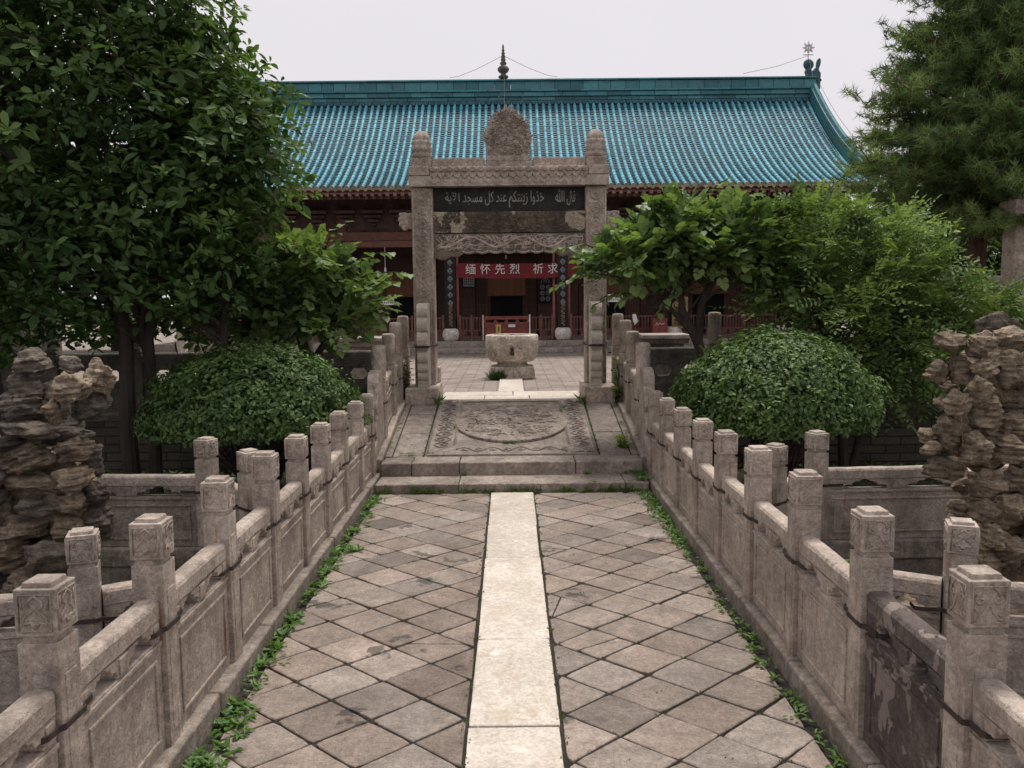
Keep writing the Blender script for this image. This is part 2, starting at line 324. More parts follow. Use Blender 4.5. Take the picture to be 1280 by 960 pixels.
# ------------------------------------------------------------------ ground and setting
PW = 1.16
def flat(name, x0, x1, y0, y1, z, mat, nx=1, ny=1):
    b = MB(); xs = np.linspace(x0, x1, nx+1); ys = np.linspace(y0, y1, ny+1)
    for j in range(ny+1):
        for i in range(nx+1): b.v.append((xs[i], ys[j], z))
    fs = [(j*(nx+1)+i, j*(nx+1)+i+1, (j+1)*(nx+1)+i+1, (j+1)*(nx+1)+i) for j in range(ny) for i in range(nx)]
    b.f = fs; b.mi = [0]*len(fs); b.t = [.5]*len(fs)
    return tag(b.build(name, mat), kind='structure')
TZ = .46                                   # courtyard level
POND = -.55; GZ = -.12
# far ground sheet under everything
tag(flat('ground', -200, 200, -60, 300, POND-.03, M_SOIL), kind='structure')
# garden beds: blocks of soil around the two sunken ponds
for s in (-1, 1):
    b = MB()
    def bx(xa, xb, ya, yb, z):
        b.box(min(xa*s, xb*s), max(xa*s, xb*s), ya, yb, POND-.02, z)
    bx(1.22, 9, 5.62, 8.5, GZ); bx(1.22, 9, -3, 2.6, GZ)
    tag(b.build('garden_bed', M_SOIL), kind='structure')
b = MB(); b.box(-PW-.02, PW+.02, -3, 6.9, POND-.02, -.012); tag(b.build('path_bed', M_DIRT), kind='structure')

def clip(poly, nx, ny, c):                 # keep nx*x+ny*y <= c
    out = []
    for i in range(len(poly)):
        p, q = poly[i], poly[(i+1) % len(poly)]
        dp = nx*p[0]+ny*p[1]-c; dq = nx*q[0]+ny*q[1]-c
        if dp <= 0: out.append(p)
        if dp*dq < 0:
            t = dp/(dp-dq); out.append((p[0]+(q[0]-p[0])*t, p[1]+(q[1]-p[1])*t))
    return out
def area(p): return abs(sum(p[i][0]*p[(i+1) % len(p)][1]-p[(i+1) % len(p)][0]*p[i][1] for i in range(len(p))))/2
def paver(b, poly, gap=.0042, z=0., chip=.0035, tone=None, zf=None):
    if len(poly) < 3 or area(poly) < .0012: return
    cx = sum(p[0] for p in poly)/len(poly); cy = sum(p[1] for p in poly)/len(poly)
    # order ccw
    poly = sorted(poly, key=lambda p: math.atan2(p[1]-cy, p[0]-cx))
    # inset
    n = len(poly); ins = []
    for i in range(n):
        a, p, c = Vector(poly[i-1]), Vector(poly[i]), Vector(poly[(i+1) % n])
        if (p-a).length < 1e-4 or (c-p).length < 1e-4: continue
        d1 = (p-a).normalized(); d2 = (c-p).normalized(); n1 = Vector((-d1.y, d1.x)); n2 = Vector((-d2.y, d2.x))
        k = (n1+n2); kk = k.length_squared
        if kk < .05: continue
        k = k*(2/kk); g = gap*random.uniform(.6, 1.5); ins.append(p+k*g+Vector((rj(.0035), rj(.0035))))
    if len(ins) < 3: return
    pts = []
    for i in range(len(ins)):
        p, q = ins[i], ins[(i+1) % len(ins)]; L = (q-p).length; m = max(1, int(L/.035))
        nn = Vector((-(q-p).y, (q-p).x)).normalized()
        for j in range(m):
            t = j/m; w = (noise.noise(Vector((p.x*9+t*L*30, p.y*9, 3)))+.3*random.random())*chip
            if j == 0: w = random.uniform(0, chip*3); pts.append(p+(Vector((cx, cy))-p).normalized()*w); continue
            pts.append(p+(q-p)*t+nn*abs(w))
    m = len(pts); sx, sy = rj(.006), rj(.006); dz = rj(.0018)
    def Z(p): return z+dz+sx*(p.x-cx)+sy*(p.y-cy)+(zf(p) if zf else 0)
    C = Vector((cx, cy)); vs = []
    for p in pts: q = p; vs.append((q.x, q.y, Z(p)-.02))
    for p in pts: vs.append((p.x, p.y, Z(p)-.003))
    for p in pts: q = p+(C-p).normalized()*.004; vs.append((q.x, q.y, Z(p)))
    fs = [tuple(range(2*m, 3*m))]
    for r in (0, 1): fs += [(r*m+i, r*m+(i+1) % m, (r+1)*m+(i+1) % m, (r+1)*m+i) for i in range(m)]
    b.add(vs, fs, 0, tone if tone is not None else min(1, max(0, random.gauss(.5, .17))))
b = MB()
for s, x_0, y_0 in ((1, .75, 3.315), (-1, -.55, 3.12)):
    for i in range(-9, 10):
        for j in range(-45, 60):
            if (i+j) % 2: continue
            cx, cy = x_0+i*.183+.0, y_0+j*.168+.168
            poly = [(cx-.183+rj(.004), cy+rj(.004)), (cx, cy-.168), (cx+.183, cy), (cx, cy+.168)]
            a = .178 if s > 0 else -PW
            c = PW if s > 0 else -.178
            a = a if s > 0 else -1.085; c = 1.085 if s > 0 else c
            poly = clip(clip(clip(clip(poly, -1, 0, -a), 1, 0, c), 0, 1, 6.87), 0, -1, 1.5)
            if random.random() < .10 and len(poly) >= 4:      # cracked slab
                an = random.random()*3.14; nx, ny = math.cos(an), math.sin(an); cc = nx*cx+ny*cy+rj(.05); tn = min(1, max(0, random.gauss(.5, .18)))
                paver(b, clip(poly, nx, ny, cc), tone=tn, gap=.0022); paver(b, clip(poly, -nx, -ny, -cc), tone=tn, gap=.0022); continue
            paver(b, poly)
tag(b.build('path', M_PAVE), kind='structure')
b = MB(); ys = [-2, -.4, .9, 1.95, 3.05, 3.87, 5.13, 5.87, 6.86]
for i in range(len(ys)-1): paver(b, [(-.171, ys[i]), (.171, ys[i]), (.171, ys[i+1]), (-.171, ys[i+1])], gap=.002, z=.006, chip=.0025, tone=random.uniform(.42, .56))
tag(b.build('marble_strip', M_MARB), kind='structure')

# terrace with a notch for the ramp
b = MB()
for x0, x1, y0, y1 in ((-60, -1.22, 8.56, 9.27), (1.22, 60, 8.56, 9.27), (-60, 60, 9.27, 60)): b.box(x0, x1, y0, y1, POND, TZ)
tag(b.build('courtyard', M_COURT), kind='structure')
b = MB()
for x0, x1 in ((-.78, -.3), (-.295, .2), (.205, .79)): paver(b, [(x0, 9.26), (x1, 9.26), (x1, 9.64), (x0, 9.64)], .002, TZ+.022, .002, random.uniform(.45, .6))
for x0, x1 in ((-.78, .02), (.025, .79)): paver(b, [(x0, 9.645), (x1, 9.645), (x1, 10.05), (x0, 10.05)], .002, TZ+.022, .002, random.uniform(.45, .6))
for k in range(3): paver(b, [(-.155, 10.055+k*.56), (.155, 10.055+k*.56), (.155, 10.61+k*.56), (-.155, 10.61+k*.56)], .002, TZ+.022, .002, random.uniform(.42, .56))
tag(b.build('marble_threshold', M_MARB), kind='structure')

# pond brick walls
for s in (-1, 1):
    side = 'left' if s < 0 else 'right'
    b = MB()
    def bx(xa, xb, ya, yb, z0, z1): b.box(min(xa*s, xb*s), max(xa*s, xb*s), ya, yb, z0, z1)
    bx(1.72, 7, 5.50, 5.615, POND, .02); bx(1.215, 1.30, 2.6, 5.5, POND, .0)
    o = b.build('pond_wall', M_BRICK); tag(o, f'dark brick wall lining the sunken pond on the {side} of the path', 'wall')
    b = MB(); b.box(min(1.3*s, 9*s), max(1.3*s, 9*s), 8.47, 8.555, POND, TZ-.06)
    rw = thing('retaining_wall', (4*s, 8.5, POND), f'dark grey brick retaining wall behind the {side} clipped bush', 'wall')
    b.build('brickwork', M_BRICK, rw)
    b = MB(); x = 1.3
    while x < 9: b.box(*sorted((x*s, (x+.74)*s)), 8.44, 8.557, TZ-.058, TZ+.012, tone=random.uniform(.4, .6)); x += .75
    b.build('coping', M_DARKST, rw, bevel=.008)

# ------------------------------------------------------------------ steps and carved ramp
st = thing('stone_steps', (0, 7.1, 0), 'two low worn stone steps with grass in their joints below the carved ramp', 'steps')
b = MB()
for x0, x1 in ((-1.125, -.44), (-.436, .93), (.934, 1.125)): b.box(x0, x1, 6.90, 7.30, -.05, .072+rj(.003), tone=random.uniform(.4, .6))
b.build('lower_step', M_STEP, st, bevel=.012, seg=3)
b = MB()
for x0, x1 in ((-1.125, -.865), (-.861, -.455), (-.449, .545), (.551, 1.125)): b.box(x0, x1, 7.24, 7.52, .04, .186+rj(.004), tone=random.uniform(.4, .62))
b.build('upper_step', M_STEP, st, bevel=.014, seg=3)
RY0, RY1, RZ0, RZ1 = 7.50, 9.25, .186, TZ+.018
def rz_(y): return RZ0+(y-RY0)/(RY1-RY0)*(RZ1-RZ0)
ramp = thing('carved_ramp', (0, 8.4, .2), 'sloping stone slab carved with a round relief medallion above the two steps', 'ramp')
def ramp_prism(b, poly, h, base=-.05, tone=.5):
    n = len(poly); vs = [(x, y, rz_(y)+base) for x, y in poly]+[(x, y, rz_(y)+h) for x, y in poly]
    b.add(vs, [tuple(range(n-1, -1, -1)), tuple(range(n, 2*n))]+[(i, (i+1) % n, (i+1) % n+n, i+n) for i in range(n)], 0, tone)
b = MB(); ramp_prism(b, [(-1.18, RY0), (1.18, RY0), (1.18, RY1), (-1.18, RY1)], -.008, -.3); b.build('ramp_bed', M_DIRT, ramp)
b = MB(); ramp_prism(b, [(-.775, RY0+.01), (.775, RY0+.01), (.775, RY1-.005), (-.775, RY1-.005)], .0); b.build('central_slab', M_RAMP, ramp, bevel=.006)
b = MB()   # border frame with mitred corners
bw = .25
for poly in ([(-.765, RY0+.02), (.765, RY0+.02), (.765-bw, RY0+.02+bw), (-.765+bw, RY0+.02+bw)],
             [(-.765, RY0+.028), (-.765+bw, RY0+.028+bw), (-.765+bw, RY1-.10), (-.765, RY1-.01)],
             [(.765-bw, RY0+.028+bw), (.765, RY0+.028), (.765, RY1-.01), (.765-bw, RY1-.10)],
             [(-.765+bw, RY1-.09), (.765-bw, RY1-.09), (.765-.03, RY1-.012), (-.765+.03, RY1-.012)]): ramp_prism(b, poly, .014, -.02, random.uniform(.45, .55))
b.build('border_frame', M_RAMP, ramp, bevel=.004)
b = MB()   # scrolling vine relief on the border
def ribbon_wave(b, p0, p1, amp, per, r=.0105, ph=0.):
    p0, p1 = Vector(p0), Vector(p1); L = (p1-p0).length; d = (p1-p0)/L; nn = Vector((-d.y, d.x)); pts = []
    m = int(L/.02)
    for i in range(m+1):
        t = i/m*L; q = p0+d*t+nn*(math.sin(t/per*2*math.pi+ph)*amp); pts.append((q.x, q.y, rz_(q.y)+.015))
    b.tube(pts, r, 5)
    k = 0; t = per/4
    while t < L-.02:
        sg = 1 if k % 2 == 0 else -1; c = p0+d*t-nn*sg*amp*.1
        pts = []
        for j in range(14):
            a = j/13*2.0*math.pi*sg; rr = amp*(.95-.06*j); q = c+d*(rr*math.cos(a))*.7-nn*(rr*math.sin(a))*.7; pts.append((q.x, q.y, rz_(q.y)+.015))
        b.tube(pts, r*.75, 5); t += per/2; k += 1
for sg in (-1, 1): ribbon_wave(b, (.64*sg, RY0+.2), (.64*sg, RY1-.1), .07, .3); ribbon_wave(b, (.64*sg, RY0+.2), (.64*sg, RY1-.1), .07, .3, ph=math.pi)
ribbon_wave(b, (-.5, RY0+.145), (.5, RY0+.145), .05, .26); 
for x in (-.755, -.53, .53, .755): b.tube([(x, RY0+.05+(.22 if abs(x) < .6 else 0), rz_(RY0+.05+(.22 if abs(x) < .6 else 0))+.014), (x, RY1-.03, rz_(RY1-.03)+.014)], .008, 5)
b.build('vine_relief', M_RAMP, ramp, smooth=True)
b = MB(); CX, CY = 0., 8.46; circ = []
for k in range(48):
    a = k/48*2*math.pi; x = math.cos(a)*.56; y = math.sin(a)*.62
    y = min(y, .60-.08*abs(math.cos(a))**4); circ.append((CX+x, CY+y))
ramp_prism(b, circ, .027, -.02); b.build('medallion', M_RAMPC, ramp, bevel=.008)
b = MB()   # relief lumps and curls on the medallion
for k in range(150):
    a = random.random()*6.283; r = math.sqrt(random.random())*.5; x = CX+math.cos(a)*r; y = CY+math.sin(a)*r*1.05
    pts = []; a0 = random.random()*6.28; cv = random.choice((-1, 1))*random.uniform(18, 45); px_, py_ = x, y; st_ = .012
    for j in range(10):
        pts.append((px_, py_, rz_(py_)+.025+.004*math.sin(j/9*3.14))); px_ += math.cos(a0)*st_; py_ += math.sin(a0)*st_; a0 += cv*st_
    if all(((p[0]-CX)/.53)**2+((p[1]-CY)/.56)**2 < 1 for p in pts): b.tube(pts, [.003+.007*math.sin((j+.5)/10*3.14) for j in range(10)], 6)
for k in range(70):
    a = random.random()*6.283; r = math.sqrt(random.random())*.46; x = CX+math.cos(a)*r; y = CY+math.sin(a)*r
    b.lathe([(.035, 0), (.03, .008), (.018, .014), (.004, .016)], (x, y, rz_(y)+.024), 8, sx=random.uniform(.5, 1.3), sy=random.uniform(.5, 1.2))
b.build('medallion_relief', M_RAMPC, ramp, smooth=True)
for s in (-1, 1):
    b = MB()
    for y0, y1 in ((RY0+.012, 8.15), (8.156, 8.75), (8.756, RY1-.01)):
        ramp_prism(b, [(s*.79, y0), (s*1.06, y0+rj(.01)), (s*1.06, y1), (s*.79, y1)][::s], -.002+rj(.002), tone=random.uniform(.42, .56))
    b.build('side_slab', M_RAMP, ramp, bevel=.008)
    b = MB()
    for y0, y1 in ((RY0+.02, 8.3), (8.305, RY1+.2)): ramp_prism(b, [(s*1.068, y0), (s*1.125, y0), (s*1.125, y1), (s*1.068, y1)][::s], .004, tone=.5)
    b.build('edge_strip', M_RAMP, ramp, bevel=.006)

# ------------------------------------------------------------------ balustrades
PWD = .106                                  # post width
def motif(b, face, c, w, h, kind):
    # carved ruyi / blossom relief in thin rounded strokes, on one side of a post head; face = rotation quarter
    def P(u, v, o=0.0):
        x, y = u, -(w/2+.0015+o); a = face*math.pi/2
        return (x*math.cos(a)-y*math.sin(a), x*math.sin(a)+y*math.cos(a), c+v)
    r = .0038; e = w/2-.011; hh = h/2-.014
    b.tube([P(-e, -hh), P(e, -hh), P(e, hh), P(-e, hh), P(-e, -hh)], r*.9, 4)
    s = w/.106
    if kind == 0:      # ruyi head with a pair of scrolls
        for sg in (-1, 1):
            pts = [P(0, .043*s)]
            for j in range(6): t = (j+1)/6; pts.append(P(sg*(.036*t)*s, (.043-.018*t*t+.004*math.sin(t*6))*s))
            for j in range(14):
                a = math.pi/2-j*.52; rr = (.014-.0008*j)*s; pts.append(P(sg*(.022*s+rr*math.cos(a)), .012*s+rr*math.sin(a)))
            b.tube(pts, r, 5)
            b.tube([P(sg*.004*s, -.002), P(sg*.010*s, -.018*s), P(sg*.026*s, -.038*s), P(sg*.034*s, -.044*s)], r, 5)
            b.tube([P(sg*.036*s, -.012*s), P(sg*.026*s, -.022*s), P(sg*.030*s, -.034*s)], r*.8, 5)
    elif kind == 1:    # blossom
        for k in range(5):
            a0 = math.pi/2+k*1.2566
            pts = [P(.02*s*math.cos(a0)+.013*s*math.cos(a), .006+.02*s*math.sin(a0)+.013*s*math.sin(a)) for a in np.linspace(0, 6.283, 10)]
            b.tube(pts, r*.9, 5)
        for sg in (-1, 1): b.tube([P(0, -.018*s), P(sg*.012*s, -.035*s), P(sg*.032*s, -.046*s), P(sg*.036*s, -.03*s)], r, 5)
    else:              # fretted knot
        for sg in (-1, 1):
            b.tube([P(0, .045*s), P(sg*.02*s, .030*s), P(sg*.02*s, .018*s), P(sg*.006*s, .008*s), P(sg*.03*s, -.012*s), P(sg*.03*s, -.03*s), P(sg*.012*s, -.024*s), P(0, -.04*s)], r*1.3, 5)
            b.tube([P(sg*.034*s, .04*s), P(sg*.034*s, .01*s)], r, 5)
def post_meshes(kind, w=PWD, h=.80):
    hw = w/2; b = MB(); hs = h-.16
    b.box(-hw, hw, -hw, hw, 0, hs); b.box(-hw+.010, hw-.010, -hw+.010, hw-.010, hs-.002, hs+.022)
    # shallow sunk fillets on the shaft
    for f in range(4):
        a = f*math.pi/2
        tf = lambda p, a=a: (p[0]*math.cos(a)-p[1]*math.sin(a), p[0]*math.sin(a)+p[1]*math.cos(a), p[2])
        b.box(-hw+.024, hw-.024, -hw-.0025, -hw+.002, .05, hs-.09, tf=tf, tone=.55)
    m1 = b.mesh('post', M_RAIL)
    b = MB(); z0 = hs+.020; hd = .124
    b.box(-hw-.001, hw+.001, -hw-.001, hw+.001, z0, z0+hd)
    b.box(-hw+.012, hw-.012, -hw+.012, hw-.012, z0+hd-.002, z0+hd+.014, taper=.003)
    m2h = b.mesh('post_head', M_RAILC)
    b2 = MB()
    for f in range(4): motif(b2, f, z0+hd/2, w, hd, kind)
    m3 = b2.mesh('carving', M_RAILC); m3.polygons.foreach_set('use_smooth', [True]*len(m3.polygons))
    return m1, m2h, m3
POSTM = {k: post_meshes(k) for k in range(3)}
def place_post(parent, x, y, z, H, rz, kind=None, base=.80):
    k = random.choice((0, 0, 1, 2)) if kind is None else kind
    m1, m2, m3 = POSTM[k]; sc = H/base
    p = link('post', m1, (x, y, z), parent, bevel=.0035, rz=rz); p.scale.z = sc; p.rotation_euler.x = rj(.008); p.rotation_euler.y = rj(.008)
    h_ = bpy.data.objects.new('post_head', m2); COL.objects.link(h_); h_.parent = p; WL[h_.name] = (x, y, z)
    bv = h_.modifiers.new('bevel', 'BEVEL'); bv.width = .003; bv.segments = 2; bv.limit_method = 'ANGLE'
    c_ = bpy.data.objects.new('carving', m3); COL.objects.link(c_); c_.parent = p
    return p
# cylinder-headed post (stairs, terrace)
def cyl_post_meshes(carved):
    b = MB(); b.box(-.065, .065, -.065, .065, 0, .46)
    # rounded shoulders
    b.prism([(-.065, .46)]+[(.065*math.cos(a), .46+.05*math.sin(a)) for a in np.linspace(math.pi, 0, 9)][1:-1]+[(.065, .46)], -.062, .062, 'y')
    m1 = b.mesh('post', M_RAIL)
    b = MB()
    if carved:
        prof = [(.055, .48), (.062, .50), (.063, .53), (.068, .55), (.064, .57), (.071, .60), (.065, .63), (.071, .66), (.066, .69), (.070, .71), (.063, .73), (.03, .735)]
        b.lathe(prof, n=28, fn=lambda a, i, z: 1+.05*math.sin(a*6+z*60)+.03*math.sin(a*11-z*90))
        m2 = b.mesh('post_head', M_RAILC)
    else:
        b.lathe([(.06, .47), (.062, .51), (.062, .515), (.066, .52), (.066, .70), (.062, .725), (.055, .735), (.02, .738)], n=28)
        m2 = b.mesh('post_head', M_RAIL)
    m2.polygons.foreach_set('use_smooth', [True]*len(m2.polygons)); return m1, m2
CYL = {0: cyl_post_meshes(0), 1: cyl_post_meshes(1)}
def place_cyl(parent, x, y, z, H, rz=0, carved=0, mat=None, name='post'):
    m1, m2 = CYL[carved]
    p = link(name, m1, (x, y, z), parent, bevel=.012, rz=rz, seg=3); p.scale.z = H/.738
    h_ = bpy.data.objects.new('post_head', m2); COL.objects.link(h_); h_.parent = p
    return p
def panel(parent, p0, p1, z0, z1, h=.5, inset=PWD/2+.0035, th=.070, mat=None, hole='cloud', pmat=None):
    # carved slab between two posts; z0,z1 base heights at both ends
    p0 = Vector((p0[0], p0[1])); p1 = Vector((p1[0], p1[1])); d = (p1-p0); L = d.length-2*inset; d.normalize(); nn = Vector((-d.y, d.x)); q0 = p0+d*inset
    def tf(p):
        q = q0+d*p[0]+nn*p[1]; f = (p[0]+inset)/(L+2*inset); return (q.x, q.y, z0+(z1-z0)*f+p[2])
    mat = mat or M_RAIL; b = MB(); t = random.uniform(.42, .58); hl = h-.138; wob = lambda: rj(.003)
    
    if hole == 'cloud':
        b.prism([(0, 0), (L, 0), (L, hl), (0, hl)], -th/2, th/2, 'y', 0, t, tf)
        zt = h-.068; pts = [(0, zt), (0, hl+.001)]
        c1, c2 = L*.27, L*.73; hw = L*.155; shp = [(-1, 0), (-1.02, .22), (-.92, .38), (-.74, .44), (-.60, .38), (-.56, .60), (-.44, .76), (-.26, .74), (-.18, .92), (0, 1.), (.18, .92), (.26, .74), (.44, .76), (.56, .60), (.60, .38), (.74, .44), (.92, .38), (1.02, .22), (1, 0)]
        hh = (zt-hl)*.93
        for c in (c1, c2):
            for u, v in shp: pts.append((c+u*hw, hl+.001+v*hh))
        pts += [(L, hl+.001), (L, zt)]
        b.prism(pts, -.0355, .0355, 'y', 0, t, tf)
        for cc in (L*.5,):                 # small vase swelling in the middle
            for sg in (-1, 1): b.box(cc-.03, cc+.03, sg*.036-.004, sg*.036+.004, hl+.004, zt-.01, 0, t, tf)
        for cc in (L*.06, L*.94): 
            for sg in (-1, 1): b.box(cc-.02, cc+.02, sg*.036-.004, sg*.036+.003, hl+.004, zt-.01, 0, t, tf)
    else:                                   # hexagonal openings
        zm = h*.62; hw, hq, hh = .095, .055, .055; cs = [L*.27, L*.73]
        lo = [(0, 0), (L, 0), (L, zm)]
        for c in cs[::-1]: lo += [(c+hw, zm), (c+hq, zm-hh), (c-hq, zm-hh), (c-hw, zm)]
        lo += [(0, zm)]; b.prism(lo, -th/2, th/2, 'y', 0, t, tf)
        up = [(0, h-.07), (0, zm+.001)]
        for c in cs: up += [(c-hw, zm+.001), (c-hq, zm+hh), (c+hq, zm+hh), (c+hw, zm+.001)]
        up += [(L, zm+.001), (L, h-.07)]; b.prism(up, -th/2, th/2, 'y', 0, t, tf)
    # raised frame on both faces of the lower slab
    fz0, fz1, fx0, fx1, fw = .045, (hl if hole == 'cloud' else h*.45)-.055, .045, L-.045, .013
    for sg in (-1, 1):
        ya, yb = sorted((sg*(th/2-.002), sg*(th/2+.007)))
        b.box(fx0, fx1, ya, yb, fz0, fz0+fw, 0, t, tf); b.box(fx0, fx1, ya, yb, fz1-fw, fz1, 0, t, tf)
        b.box(fx0, fx0+fw, ya, yb, fz0+fw, fz1-fw, 0, t, tf); b.box(fx1-fw, fx1, ya, yb, fz0+fw, fz1-fw, 0, t, tf)
        # sloping sill ledge above the slab
        b.box(.0, L, sg*(th/2-.001) if sg > 0 else -(th/2+.007), (th/2+.007) if sg > 0 else -(th/2-.001), hl-.022, hl-.006, 0, t, tf)
    o = b.build('panel', mat, parent, bevel=.003)
    # handrail, rounded along its top
    b = MB(); prof = [(-.0365, h-.070), (.0365, h-.070), (.038, h-.066), (.038, h-.016), (.030, h-.003), (.012, h), (-.012, h), (-.030, h-.003), (-.038, h-.016), (-.038, h-.066)]
    ns = 6; o_ = 0; vs = []; n = len(prof)
    for i in range(ns+1):
        x = L*i/ns; w = 0 if i in (0, ns) else rj(.0022)
        vs += [tf((x, a+w*.5, zz+w)) for a, zz in prof]
    fs = [(i*n+k, i*n+(k+1) % n, (i+1)*n+(k+1) % n, (i+1)*n+k) for i in range(ns) for k in range(n)]
    fs += [tuple(range(n-1, -1, -1)), tuple(ns*n+k for k in range(n))]
    b.add(vs, fs, 0, t+.06); b.build('handrail', pmat or mat, parent, bevel=.003)
    return tf
def strap(parent, x, y, z, dx, dy, nx, ny, reach=.15, slope=0., off=PWD/2+.004):
    # forged iron band across a post, its ends bent into the openings
    d = Vector((dx, dy)).normalized(); n = Vector((nx, ny)).normalized(); b = MB()
    prof = [(-reach, -off*.3), (-reach*.96, off*.62), (-reach*.85, off*.78), (-.064, off*.80), (-.054, off+.001), (.054, off+.001), (.064, off*.80), (reach*.85, off*.78), (reach*.96, off*.62), (reach, -off*.3)]
    hgt = .0082; th = .0025
    pts = [(s_, o_+rj(.001), z+slope*s_+rj(.002)) for s_, o_ in prof]
    vs = []
    for s_, o_, zz in pts:
        for oo, hz in ((-th, -hgt), (th, -hgt), (th, hgt), (-th, hgt)):
            q = Vector((x, y))+d*s_+n*(o_+oo); vs.append((q.x, q.y, zz+hz))
    m = len(pts); fs = [(i*4+k, i*4+(k+1) % 4, (i+1)*4+(k+1) % 4, (i+1)*4+k) for i in range(m-1) for k in range(4)]+[(3, 2, 1, 0), tuple((m-1)*4+k for k in range(4))]
    b.add(vs, fs); b.build('iron_strap', M_IRON, parent, bevel=.002)

